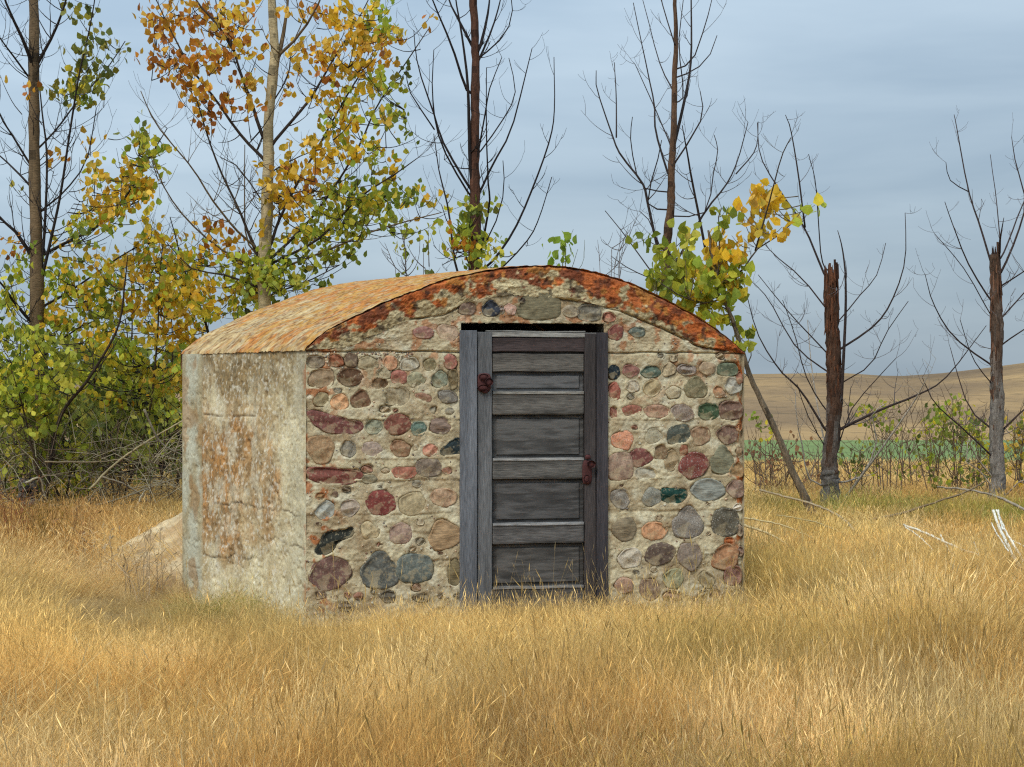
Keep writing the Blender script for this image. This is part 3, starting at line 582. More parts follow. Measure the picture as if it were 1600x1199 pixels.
wall_sheet('side_wall', (0, 0), Cl, zeave, SN, side_col, M_conc, res=.009, amp=.014, seed=81, carve=side_carve)
plain = lambda SS, ZZ: mixc(S(170, 158, 130), S(150, 136, 108), fbm(SS*4, ZZ*4, 91))
b0 = np.array((WID, 0.))
wall_sheet('rear_side_wall', b0+Cl, b0, zeave, -SN, plain, M_conc, seed=83)
wall_sheet('back_wall', Cl, b0+Cl, lambda t: archz(t*WID)-.01, (0, 1), plain, M_conc, seed=84)

# ------------------------------------------------------------------ door
def box(mb, u0, u1, v0, v1, z0, z1, col=None):
    mb.add([(u0, v0, z0), (u1, v0, z0), (u1, v1, z0), (u0, v1, z0), (u0, v0, z1), (u1, v0, z1), (u1, v1, z1), (u0, v1, z1)],
           [(0, 1, 5, 4), (1, 2, 6, 5), (2, 3, 7, 6), (3, 0, 4, 7), (4, 5, 6, 7), (3, 2, 1, 0)], col)
def bboard(name, x0, x1, y0, y1, v0, v1, color, mat, parent, bev=.004, warp=.004, seed=0, ycen=None):
    """a board given by its outline in the photo, bevelled and slightly warped"""
    zc = 830 if ycen is None else ycen
    u0, u1 = fr(x0, 700)[0], fr(x1, 700)[0]; z0, z1 = fr(zc, y1)[1], fr(zc, y0)[1]
    bm = bmesh.new()
    r = bmesh.ops.create_cube(bm, size=1)
    for v in bm.verts:
        v.co = Vector(((u0+u1)/2+v.co.x*(u1-u0), (v0+v1)/2+v.co.y*(v1-v0), (z0+z1)/2+v.co.z*(z1-z0)))
    cuts = 10
    long_x = (u1-u0) > (z1-z0)
    ed = [e for e in bm.edges if (abs(e.verts[0].co.x-e.verts[1].co.x) > .5*(u1-u0) if long_x else abs(e.verts[0].co.z-e.verts[1].co.z) > .5*(z1-z0))]
    bmesh.ops.bevel(bm, geom=list(bm.edges), offset=bev, segments=2, profile=.6, affect='EDGES')
    rr = random.Random(seed)
    if long_x: bmesh.ops.bisect_plane
    for k in range(1, cuts):
        if long_x: co, no = Vector((u0+(u1-u0)*k/cuts, 0, 0)), Vector((1, 0, 0))
        else: co, no = Vector((0, 0, z0+(z1-z0)*k/cuts)), Vector((0, 0, 1))
        bmesh.ops.bisect_plane(bm, geom=bm.verts[:]+bm.edges[:]+bm.faces[:], plane_co=co, plane_no=no)
    for v in bm.verts:
        t = v.co.x*5 if long_x else v.co.z*5
        n_ = float(vn(np.array(t), np.array(seed*1.7), 3))-.5; n2 = float(vn(np.array(t*3), np.array(seed*2.7), 4))-.5
        if long_x: v.co.z += n_*warp*1.5+n2*warp*.5
        else: v.co.x += n_*warp+n2*warp*.4
        v.co.y += n_*warp*.5
    me = bpy.data.meshes.new(name); bm.to_mesh(me); bm.free(); me.materials.append(mat)
    c = Vector(((u0+u1)/2, (v0+v1)/2, (z0+z1)/2)); me.transform(__import__('mathutils').Matrix.Translation(-c))
    o = link(name, me, parent); o.location = c; o.color = (*color, 1)
    return o
WG = lambda r, g, b: S(r, g, b)
frame = bboard('door_frame', 718, 744.5, 516.5, 975, -.022, .10, WG(104, 106, 110), M_wood_v, cellar, seed=1, ycen=730)
def fchild(o_args, **k):
    o = bboard(*o_args, **k); o.matrix_parent_inverse = frame.matrix_basis.inverted() if o.parent == frame else o.matrix_parent_inverse; return o
fchild(('jamb', 931.5, 949, 520, 975, -.020, .10, WG(64, 60, 62), M_wood_v, frame), seed=2, ycen=940)
fchild(('header', 742, 932, 519.5, 526.5, .0, .08, WG(130, 127, 120), M_wood_h, frame), seed=3, warp=.004, bev=.002)
fchild(('splinter', 760, 915, 517.0, 519.0, .004, .05, WG(120, 118, 112), M_wood_h, frame), seed=14, warp=.004, bev=.001)
# the black gap: a dark board deep behind the top
door = bboard('door', 769, 913.5, 527, 962, .040, .052, WG(72, 66, 60), M_wood_h, cellar, seed=4, warp=0)
door['label'] = 'weathered grey panel door'
def dchild(*a, **k):
    o = bboard(*a[:8], M_wood_v if a[8] == 'v' else M_wood_h, door, **k); o.matrix_parent_inverse = door.matrix_basis.inverted(); return o
dchild('stile', 746, 768.5, 519, 966, -.006, .038, WG(100, 100, 100), 'v', seed=5, ycen=757, warp=.003)
dchild('stile', 913.5, 930.5, 521, 966, -.008, .038, WG(66, 60, 58), 'v', seed=6, ycen=920, warp=.003)
for j, (y0, y1, c) in enumerate([(528, 549.5, (66, 56, 54)), (613, 648.5, (92, 88, 82)), (717, 749, (88, 85, 80)), (818, 850, (86, 83, 80)), (917, 962, (80, 76, 72))]):
    dchild('rail', 769.3, 912.5 if j else 914, y0, y1, -.004 if j else .006, .036, WG(*c), 'h', seed=10+j, bev=.013 if j else .003, warp=.003)
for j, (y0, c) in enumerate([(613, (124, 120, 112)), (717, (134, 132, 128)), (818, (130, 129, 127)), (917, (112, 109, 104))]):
    dchild('moulding', 770, 912, y0-1.2, y0+3.2, -.010, .03, WG(*c), 'h', seed=60+j, bev=.003, warp=.003)  # added pale strips paint in the sky-lit highlight along each rail top
def panel(y0, y1, c, seed, field=True):
    u0, u1 = fr(770, 700)[0], fr(913, 700)[0]; z0, z1 = fr(830, y1)[1], fr(830, y0)[1]
    mb = MB(); ins = .035; vo, vi = .028, .015
    rings = [(0, .038), (0, vo), (.006, vo-.003), (.009, vo+.004), (ins*.75, vo+.003), (ins, vi+.004)]
    vs = []
    for d, v in rings: vs += [(u0+d, v, z0+d*.8), (u1-d, v, z0+d*.8), (u1-d, v, z1-d*.8), (u0+d, v, z1-d*.8)]
    fs = [(q*4+k, q*4+(k+1) % 4, q*4+4+(k+1) % 4, q*4+4+k) for q in range(len(rings)-1) for k in range(4)]
    fs.append(tuple(len(vs)-4+k for k in range(4)))
    mb.add(vs, fs); c_ = ((u0+u1)/2, .02, (z0+z1)/2)
    o = mb.build('panel', M_panel, door, smooth=False, origin=c_); o.location = c_; o.matrix_parent_inverse = door.matrix_basis.inverted(); o.color = (*WG(*c), 1)
dchild('board', 770, 912, 553, 580.5, .002, .034, WG(94, 89, 82), 'h', seed=31, bev=.002, warp=.004)
panel(581.5, 612.5, (82, 81, 80), 41); panel(649.5, 716.5, (78, 76, 73), 42); panel(750, 817.5, (72, 70, 68), 43); panel(851, 916.5, (76, 73, 69), 44)
# rusty iron: an old lock on the left stile, the latch on the right
def hw(name, parts, parent):
    mb = MB()
    for (x, y, w, h, v, r) in parts:
        u, z = fr(x, y); s_ = 1/235.; n = 10
        rings = []
        for f, dv in ((1, v+.012), (1, .004), (.85, 0), (.5, -.004)):
            rings.append([(u+math.copysign(abs(math.cos(t))**r, math.cos(t))*w*s_*.5*f, v-.012+dv*1.0 if False else v+dv-.012, z+math.copysign(abs(math.sin(t))**r, math.sin(t))*h*s_*.5*f) for t in [2*math.pi*k/16 for k in range(16)]])
        vs = [p for q in rings for p in q]
        fs = [(a*16+k, a*16+(k+1) % 16, a*16+16+(k+1) % 16, a*16+16+k) for a in range(3) for k in range(16)]+[tuple(48+k for k in range(16))]
        mb.add(vs, fs)
    o = mb.build(name, M_rust, parent); o.matrix_parent_inverse = parent.matrix_basis.inverted(); o.color = (*S(78, 44, 42), 1); return o
hw('lock', [(756, 598, 22, 30, -.006, .5), (754, 589, 15, 9, -.02, .9), (762, 597, 13, 12, -.028, 1), (754, 606, 18, 9, -.02, .9), (757, 612, 10, 6, -.012, .9)], door)
hw('latch', [(916.5, 738, 16, 40, -.006, .55), (921, 725, 13, 12, -.03, 1), (915, 748, 9, 12, -.018, .8), (917, 714, 10, 8, -.012, .9)], door)

# ------------------------------------------------------------------ mound of pale earth behind the left wall
def mound_z(x, y):
    r = np.hypot((x+2.05)/1.62, (y-16.3)/1.55)
    return np.clip(.92*np.clip(1-r, 0, 1)**.85*(1+.3*(fbm(x*2.5, y*2.5, 4, 3)-.5)+.12*(fbm(x*14, y*14, 6, 3)-.5)), 0, 2)
xm = np.linspace(-3.8, -.3, 200); ym = np.linspace(14.6, 18, 190); YM, XM = np.meshgrid(ym, xm, indexing='ij')
ZM = terrain(XM, YM)+mound_z(XM, YM)-.02
mcl = mixc(S(222, 196, 152, .78), S(184, 150, 106, .74), sstep(.3, .7, fbm(XM*6, YM*6, 17, 5)))
tag(grid_mesh('earth_bank', np.stack([XM, YM, ZM], -1), mcl, mound_z(XM, YM)[:-1, :-1] > 0, M_mound, None, flip=True), 'pale bare bank of earth sloping down from the back left corner of the cellar', None, None, 'structure')

# ------------------------------------------------------------------ trees
def spline(P, n):
    P = np.asarray(P, float); 
    if len(P) == 2: t = np.linspace(0, 1, n)[:, None]; return P[0]*(1-t)+P[1]*t
    Q = np.vstack([2*P[0]-P[1], P, 2*P[-1]-P[-2]]); out_ = []
    seg = len(P)-1
    for q in np.linspace(0, seg-1e-6, n):
        i = int(q); t = q-i; a, b, c, d = Q[i], Q[i+1], Q[i+2], Q[i+3]
        out_.append(.5*((2*b)+(-a+c)*t+(2*a-5*b+4*c-d)*t*t+(-a+3*b-3*c+d)*t**3))
    return np.array(out_)
DARK, GREY, PALE, REDB = S(58, 50, 46, .8), S(128, 120, 108, .8), S(200, 190, 172, .85), S(96, 62, 44, .8)
class Tree:
    def __init__(s, name, base_px, depth, label, cat='tree', group=None, z=None):
        b = W(base_px, HOR, depth); s.d = depth; s.loc = np.array((b[0], depth, float(terrain(b[0], depth)) if z is None else z))
        s.root = empty(name, s.loc, label, cat, group); s.limbs = []; s.leaves = []
    def limb(s, pts, r0, r1, name='branch', dz=None, mat=None, col=DARK, twigs=0, tl=.5, sides=6, n=None, rough=.0, start=None, wob=.5, tcol=None):
        """pts: photo pixels from the base outwards; r0, r1: radii in pixels; dz: how far the tip leans out of the trunk's plane"""
        k = s.d/FOC; m = len(pts)
        if dz is None: dz = random.uniform(-.9, .9)
        P = np.array([W(x, y, s.d+dz*(i/max(1, m-1))) for i, (x, y) in enumerate(pts)])
        # widen so that nearer/farther tips still keep their own place: the point is real, at its own depth
        if name == 'branch' and s.limbs:
            T_ = s.limbs[0][0]; dd_ = T_-P[0]; q_ = np.linalg.norm(dd_, axis=1)+np.where(dd_[:, 2] > -.03, 5, 0); j_ = int(np.argmin(q_))
            if q_[j_] < .4: P = np.vstack([T_[j_], P])
        L = np.linalg.norm(np.diff(P, axis=0), axis=1).sum(); n = n or max(5, int(L/.14)); Q = spline(P, n)
        for a in (0, 2): Q[1:, a] += np.cumsum(np.random.default_rng(abs(len(s.limbs)+int(pts[0][0]))).normal(0, .006*wob, n-1))*.5
        sc_ = .8 if name == 'trunk' else .74
        if name == 'trunk': n = max(n, 60); Q = spline(P, n); Q[1:, 0] += np.cumsum(np.random.default_rng(int(abs(pts[0][0]))).normal(0, .004, n-1))
        rad = np.linspace(r0, r1, n)*k*sc_
        if name == 'trunk':
            tq = np.linspace(0, 1, n); rad = rad*(1+.45*np.exp(-tq*16))*(1+.12*(fbm(tq*22, tq*0, int(pts[0][0]) % 50, 3)-.5)*2)
            if not callable(col):
                bc = np.array(col); n0 = int(pts[0][0])
                col = lambda t, kk, bc=bc, n0=n0: bc*(.72+.5*float(vn(np.array(t*26+n0), np.array(kk*.9), 5)))*(1.0 if float(vn(np.array(t*70.), np.array(kk*.35+n0), 6)) < .8 else .5)
        mb = MB(); mb.tube(Q, rad, sides, col, rough=rough)
        s.limbs.append((Q, rad))
        for _ in range(twigs):
            i = random.randint(int(n*.2), n-1); s.twig(mb, Q[i], (Q[min(i+1, n-1)]-Q[max(i-1, 0)]), random.uniform(.4, 1.)*tl, max(rad[i]*.45, .0025), tcol or col, 1)
        o = mb.build(name, mat or M_bark, s.root, origin=s.loc)
        return o
    def twig(s, mb, p, d, L, r, col, lev):
        d = d/(np.linalg.norm(d)+1e-9); side = np.array((random.gauss(0, 1), random.gauss(0, .7), random.gauss(0, .5))); side /= np.linalg.norm(side)
        dr = d*random.uniform(.2, .9)+side*.9; dr /= np.linalg.norm(dr); P = [p]; n = 6
        for i in range(n):
            dr = dr+np.array((random.gauss(0, .10), random.gauss(0, .10), .16)); dr /= np.linalg.norm(dr); P.append(P[-1]+dr*L/n)
        r = min(r, .007); mb.tube(P, np.linspace(r, max(r*.35, .0013), n+1), 4, col, cap=False)
        s.limbs.append((np.array(P), np.linspace(r, .002, n+1)))
        if lev > 0:
            for _ in range(random.randint(1, 3)):
                i = random.randint(2, n); s.twig(mb, P[i], P[i]-P[i-1], L*random.uniform(.3, .6), r*.6, col, lev-1)
    def foliage(s, clusters, size=.082, dens=.024, single=0, twigcol=DARK, spread=.8, per=9, dark=.0):
        """clusters: (x, y, rx, ry, colours[, density]) in photo pixels; shoots grow to them from the nearest limb and carry the leaves"""
        allp = np.vstack([q for q, r in s.limbs]); tm = MB(); L = []
        for cl in clusters:
            x, y, rx, ry, cols = cl[:5]; f = cl[5] if len(cl) > 5 else 1
            n = max(3, int(math.pi*rx*ry*dens*f)); ng = max(1, round(n/per))
            for g in range(ng):
                t = random.uniform(0, 6.28); q = math.sqrt(random.random())
                dpt = s.d+random.gauss(0, spread*.5)
                c = W(x+rx*q*math.cos(t), y+ry*q*math.sin(t), dpt)
                dd = allp-c; dist = np.linalg.norm(dd, axis=1)+np.clip(dd[:, 2], 0, 9)*2
                p = allp[int(np.argmin(dist))]
                sag = np.array((0, 0, -.08*np.linalg.norm(c-p)))
                Q = spline([p, (p+c)/2+sag, c, c+(c-p)/(np.linalg.norm(c-p)+.01)*.1+np.array((0, 0, .05))], 9)
                tm.tube(Q, np.linspace(.006, .002, 9), 4, twigcol, cap=False)
                col0 = cols[random.randrange(len(cols))]
                for _ in range(max(2, int(random.gauss(per, per*.35)))):
                    b = Q[random.randint(4, 8)]
                    pos = b+np.array([random.gauss(0, .07) for _ in range(3)])*np.array((1, 1, .8))
                    cc = np.array(cols[random.randrange(len(cols))] if random.random() < .35 else col0)*random.uniform(.75, 1.45)
                    L.append((pos, cc))
        if tm.n: tag(tm.build('shoots', M_bark, s.root, origin=s.loc), kind='stuff')
        random.shuffle(L)
        Ls = L[:single]; L = L[single:]
        for pos, cc in Ls:
            o = bpy.data.objects.new('leaf', LEAF[random.randrange(len(LEAF))]); COL.objects.link(o); o.parent = s.root
            o.location = tuple(pos-s.loc); o.rotation_euler = (random.gauss(R(75), .5), random.gauss(0, .5), random.uniform(0, 6.28))
            k = size*random.uniform(.75, 1.25); o.scale = (k, k, k); o.color = (*[float(q) for q in cc], 1)
        if L:
            n = len(L); pos = np.array([p for p, c in L])-s.loc; cc = np.array([c for p, c in L])
            T = LEAFV; nvv = len(T)
            ax = rng.normal(math.radians(75), .5, n); ay = rng.normal(0, .5, n); azz = rng.uniform(0, 6.28, n); k = size*rng.uniform(.7, 1.25, n)
            v = np.repeat((T[None]*k[:, None, None]), 1, 0)
            def rot(v, a, i, j):
                c, s_ = np.cos(a)[:, None], np.sin(a)[:, None]; o_ = v.copy(); o_[..., i] = v[..., i]*c-v[..., j]*s_; o_[..., j] = v[..., i]*s_+v[..., j]*c; return o_
            v = rot(v, ax, 1, 2); v = rot(v, ay, 2, 0); v = rot(v, azz, 0, 1); v = v+pos[:, None]
            F = np.array(LEAFF)[None]+np.arange(n)[:, None, None]*nvv
            me = bpy.data.meshes.new('foliage'); vv = v.reshape(-1, 3); q = F.reshape(-1, 3)
            me.vertices.add(len(vv)); me.vertices.foreach_set('co', vv.astype(np.float32).ravel())
            me.loops.add(q.size); me.loops.foreach_set('vertex_index', q.astype(np.int32).ravel())
            me.polygons.add(len(q)); me.polygons.foreach_set('loop_start', (np.arange(len(q))*3).astype(np.int32)); me.update(calc_edges=True)
            at = me.color_attributes.new('col', 'FLOAT_COLOR', 'POINT'); a = np.ones((len(vv), 4), np.float32); a[:, :3] = np.repeat(cc, nvv, axis=0); at.data.foreach_set('color', a.ravel())
            me.materials.append(M_leaf); o = link('foliage', me, s.root); tag(o, kind='stuff')
LEAFV = np.array([(0, -.5, 0), (.44, -.18, .07), (.34, .2, .10), (0, .62, -.05), (-.34, .2, .10), (-.44, -.18, .07), (0, .05, 0)])
LEAFF = [(0, 1, 6), (1, 2, 6), (2, 3, 6), (3, 4, 6), (4, 5, 6), (5, 0, 6)]
LEAF = []
for k in range(3):
    me = bpy.data.meshes.new('leaf'); v = LEAFV.copy(); v[:, 2] *= (1, 1.8, .4)[k]; v[:, 0] *= (1, .9, 1.1)[k]; me.from_pydata(v.tolist(), [], LEAFF); me.materials.append(M_leaf1); LEAF.append(me)

ORG = [S(198, 142, 44), S(182, 118, 38), S(208, 162, 58), S(162, 98, 40)]
GLD = [S(216, 172, 44), S(200, 150, 38), S(190, 164, 54), S(224, 184, 76)]
YGR = [S(186, 182, 56), S(160, 168, 56), S(206, 184, 58), S(136, 152, 50)]
GRN = [S(144, 150, 50), S(166, 168, 60), S(116, 128, 46), S(190, 180, 66)]
DGR = [S(92, 100, 46), S(114, 114, 46), S(142, 130, 48)]
OLV = [S(150, 152, 68), S(126, 132, 60), S(172, 164, 74), S(98, 108, 54)]

# --- tall poplar at the far left
t = Tree('poplar_tree', 62, 22.5, 'tall poplar at the left edge, few dark leaves high up and golden leaves lower down', 'tree')
t.limb([(62, 818), (62, 700), (65, 600), (62, 500), (60, 400), (58, 300), (55, 200), (53, 100), (55, 0), (55, -160)], 17, 8, 'trunk', 0, M_palebark, S(126, 104, 76, .75), sides=12, rough=.05)
for p, r, tw in [([(52, 105), (35, 60), (10, 5), (-10, -60)], 6, 5), ([(60, 97), (85, 50), (103, 0), (120, -70)], 5, 6), ([(46, 122), (15, 80), (0, 60), (-30, 20)], 2.6, 6),
        ([(64, 425), (71, 330), (74, 240), (66, 170), (60, 120)], 4, 6), ([(66, 432), (80, 372), (95, 300), (108, 210), (122, 120), (140, 40), (152, -30)], 4, 9),
        ([(48, 292), (20, 262), (0, 245), (-20, 220)], 3, 5), ([(47, 257), (20, 212), (0, 180), (-15, 140)], 3, 5), ([(50, 402), (25, 362), (0, 340), (-30, 300)], 6, 5),
        ([(65, 400), (110, 376), (150, 355), (190, 318), (232, 250), (262, 200)], 4, 10), ([(66, 480), (110, 455), (190, 400), (230, 380)], 3.5, 8), ([(50, 505), (20, 470), (0, 440), (-30, 410)], 5, 6),
        ([(62, 230), (90, 200), (120, 160), (165, 110), (195, 65)], 2.5, 9), ([(64, 330), (100, 300), (135, 250), (150, 170)], 2.5, 8), ([(66, 560), (110, 520), (150, 500)], 3, 6), ([(50, 600), (10, 560), (-30, 540)], 3, 6)]:
    t.limb(p, r, 1.0, twigs=tw+4, tl=.7)
t.foliage([(130, 50, 30, 40, DGR, .7), (150, 105, 35, 35, DGR), (135, 150, 42, 25, DGR+YGR, 1.1), (105, 160, 30, 20, DGR, .8), (172, 70, 18, 20, DGR, .6), (28, 150, 18, 12, ORG, .6), (5, 125, 10, 10, ORG, .6),
           (190, 270, 48, 40, GLD+YGR, 1.3), (205, 320, 46, 36, YGR+GLD, 1.3), (165, 305, 40, 40, GLD, 1.1), (225, 215, 34, 22, DGR+YGR, .8), (235, 250, 30, 26, YGR, .9), (150, 345, 40, 28, YGR+GRN, 1.2), (120, 385, 36, 30, GRN+GLD),
           (20, 380, 24, 20, ORG, .7), (120, 432, 46, 36, GLD+YGR), (60, 425, 34, 34, YGR, .9), (30, 455, 30, 30, GRN+YGR, 1), (100, 482, 46, 40, YGR+GLD, 1.1), (182, 222, 14, 14, GRN, .8), (140, 232, 12, 10, GLD, .6), (85, 270, 10, 30, ORG, .3), (10, 290, 12, 26, DGR, .5)],
          single=300)

# --- tall poplar behind the cellar
t = Tree('poplar_tree', 415, 22, 'tall pale-barked poplar full of orange and yellow leaves, rising behind the cellar roof', 'tree')
t.limb([(416, 818), (415, 650), (415, 560), (414, 480), (414, 400), (418, 300), (420, 200), (429, 100), (430, 60), (427, 0), (424, -160)], 16, 7, 'trunk', 0, M_palebark, S(196, 176, 134, .82), sides=12, rough=.04)
for p, r, tw in [([(436, 85), (445, 40), (450, 0), (456, -80)], 6.5, 5), ([(409, 210), (394, 165), (375, 112), (364, 75), (345, 0), (335, -60)], 4.5, 10), ([(405, 242), (375, 210), (337, 157), (300, 109), (262, 40), (240, -10)], 4, 12),
        ([(366, 80), (340, 40), (305, 0), (290, -40)], 3.5, 7), ([(429, 221), (480, 161), (499, 131), (525, 86), (560, 30), (590, -30)], 4, 10), ([(434, 88), (470, 52), (500, 0), (515, -50)], 4.5, 7),
        ([(430, 265), (460, 248), (500, 232)], 2, 5), ([(424, 380), (436, 345), (469, 278), (491, 240), (544, 146), (578, 94), (605, 50)], 4, 12), ([(428, 400), (480, 349), (525, 289), (563, 225), (590, 165), (640, 90), (670, 45)], 3.5, 12),
        ([(428, 410), (500, 372), (560, 310), (620, 270), (655, 245)], 3.5, 10), ([(425, 425), (510, 392), (580, 362), (650, 342), (690, 332)], 3, 10), ([(407, 402), (386, 372), (384, 300), (384, 225)], 2.5, 6),
        ([(405, 392), (367, 356), (334, 315), (300, 262), (245, 195), (220, 142)], 3, 12), ([(404, 402), (378, 335), (352, 280), (330, 225), (308, 150), (300, 120)], 3.5, 12), ([(404, 420), (350, 392), (300, 350), (262, 300), (240, 250)], 3, 10),
        ([(404, 450), (350, 430), (300, 420), (262, 380)], 3, 8), ([(426, 460), (480, 440), (530, 415)], 2.5, 6), ([(420, 330), (400, 300), (375, 262), (345, 245)], 2.2, 6), ([(432, 150), (450, 120), (455, 80)], 2, 5), ([(470, 300), (520, 300), (580, 290)], 2, 5)]:
    t.limb(p, r, .9, twigs=tw+3, tl=.65, col=S(70, 58, 48, .8) if random.random() < .6 else S(120, 100, 72, .8))
t.foliage([(240, 45, 22, 34, ORG, 1.1), (268, 25, 26, 22, ORG), (300, 35, 40, 34, ORG, .9), (262, 100, 30, 24, ORG, 1.1), (300, 95, 30, 28, ORG), (332, 95, 30, 24, GLD+ORG, .9), (345, 70, 22, 40, ORG+GLD, .7), (298, 145, 26, 20, ORG, 1.1), (330, 150, 22, 22, GLD+ORG),
           (375, 130, 24, 30, ORG+GLD, .8), (372, 178, 22, 18, ORG, 1.2), (315, 182, 14, 14, ORG, 1.1), (350, 40, 30, 34, ORG+GLD, .9), (395, 30, 26, 28, ORG+GLD, .9), (398, 75, 18, 22, GLD+ORG, .9), (345, 190, 20, 12, ORG, .9), (400, 110, 14, 20, GLD, .6),
           (480, 18, 30, 18, ORG+GLD, .9), (545, 25, 50, 24, GLD, 1.1), (585, 40, 34, 30, GLD+YGR, 1.2), (540, 60, 40, 26, GLD, 1.2), (480, 85, 36, 26, GLD+ORG, 1.1), (520, 105, 44, 26, GLD+ORG, 1.3), (590, 80, 34, 24, GLD+ORG, 1.2), (560, 120, 44, 22, GLD+YGR, 1.2),
           (640, 55, 30, 10, GLD+ORG, .9), (670, 38, 9, 8, ORG, 1), (500, 160, 30, 16, GLD, 1.1), (560, 150, 40, 16, GLD+YGR, 1), (440, 150, 14, 26, GLD+ORG, .9), (575, 190, 42, 20, YGR+GLD, 1.3), (535, 205, 34, 24, GLD+YGR, 1.2), (615, 192, 18, 24, GRN, 1), (555, 238, 44, 18, GLD+YGR, 1.3),
           (628, 222, 14, 10, GRN, 1.1), (600, 145, 30, 12, GRN+YGR, .7), (630, 105, 14, 14, DGR, .7), (610, 145, 10, 20, DGR, .6), (490, 245, 30, 22, GLD, 1.3), (430, 288, 26, 30, GLD, 1.8), (470, 285, 34, 26, GLD+ORG, 1.4), (500, 290, 30, 30, GLD, 1.2), (460, 320, 26, 18, GLD, 1.2), (440, 225, 18, 12, GLD, .8),
           (610, 262, 32, 22, GLD+YGR, 1), (565, 300, 34, 22, GRN+YGR, 1.2), (600, 318, 42, 26, GRN+YGR, 1.5), (540, 325, 44, 26, GRN+YGR, 1.3), (575, 350, 46, 22, GRN, 1.3), (500, 350, 50, 24, YGR+GRN, 1.2), (455, 365, 36, 22, YGR+GLD, 1.1), (520, 380, 52, 20, GRN+YGR, 1.1),
           (655, 322, 26, 16, YGR+GLD, 1.1), (640, 362, 34, 12, GRN+YGR, .9), (685, 335, 14, 14, YGR, .9), (425, 425, 34, 34, GRN+YGR, 2.2), (400, 450, 36, 30, GRN+YGR, 2), (450, 440, 32, 26, GRN, 1.1), (500, 412, 40, 16, GRN+DGR, .9), (370, 425, 34, 26, YGR, 1.2), (350, 470, 46, 24, YGR+GLD, 1.6), (560, 400, 24, 14, GRN, .8), (500, 448, 20, 8, GRN, .6),
           (372, 385, 22, 22, ORG+GLD, 1.1), (335, 375, 18, 22, ORG+GLD, .9), (325, 405, 18, 14, ORG, 1.3), (300, 420, 26, 24, GLD+YGR, 1.1), (320, 465, 26, 20, GLD, 1.1), (405, 345, 8, 20, GLD, .8)],
          single=300)

# --- dead poplar with leafy shoots at its foot
t = Tree('dead_tree', 740, 21, 'dead dark-stemmed tree with green creeper low on its trunk behind the roof crest', 'tree')
t.limb([(742, 818), (741, 600), (740, 430), (742, 330), (740, 250), (742, 170), (743, 90), (741, 0), (741, -130)], 13, 6, 'trunk', 0, M_bark, S(98, 66, 50, .8), sides=10, rough=.08)
for p, r, tw in [([(741, 320), (735, 260), (733, 200), (730, 130), (722, 60), (712, 0), (705, -60)], 5.5, 4), ([(750, 300), (769, 259), (799, 203), (821, 120), (832, 75)], 3, 4), ([(733, 293), (694, 229), (675, 176), (652, 105), (645, 49)], 3.2, 4),
        ([(733, 303), (690, 225), (676, 150), (677, 79)], 2.6, 4), ([(679, 203), (641, 146), (634, 109)], 1.6, 2), ([(714, 425), (701, 330), (686, 270), (677, 210)], 3, 5), ([(766, 412), (803, 360), (836, 285), (859, 218), (866, 169), (865, 90)], 3, 5),
        ([(780, 422), (825, 375), (844, 338), (863, 276)], 2, 4), ([(750, 395), (765, 319), (763, 278), (761, 188), (761, 105)], 3, 5), ([(743, 263), (758, 180), (765, 139), (784, 90)], 2.4, 3), ([(728, 137), (705, 68), (677, 0), (665, -40)], 3.6, 3),
        ([(739, 75), (716, 30), (701, 0), (690, -40)], 4, 3), ([(750, 75), (761, 30), (765, 0), (768, -50)], 4.5, 3), ([(750, 90), (769, 45), (782, 0), (790, -40)], 3, 3), ([(752, 88), (780, 64), (799, 30), (797, -10)], 2, 3),
        ([(752, 235), (788, 184), (806, 143), (796, 90)], 1.8, 3), ([(735, 420), (720, 380), (700, 350), (690, 320)], 1.8, 4), ([(745, 390), (720, 400), (690, 415)], 1.8, 4), ([(742, 400), (770, 360), (788, 300), (787, 250)], 2, 4)]:
    t.limb(p, r, .8, twigs=tw, tl=.45, col=S(44, 36, 34, .9))
t.foliage([(742, 335, 16, 20, DGR+GRN, 3), (738, 370, 24, 22, GRN+YGR, 2.6), (748, 395, 26, 20, GRN+YGR, 2.4), (720, 385, 20, 20, YGR+ORG, 1.4), (765, 410, 10, 8, GRN, 2), (715, 405, 14, 12, ORG, 1)], size=.075, single=60)

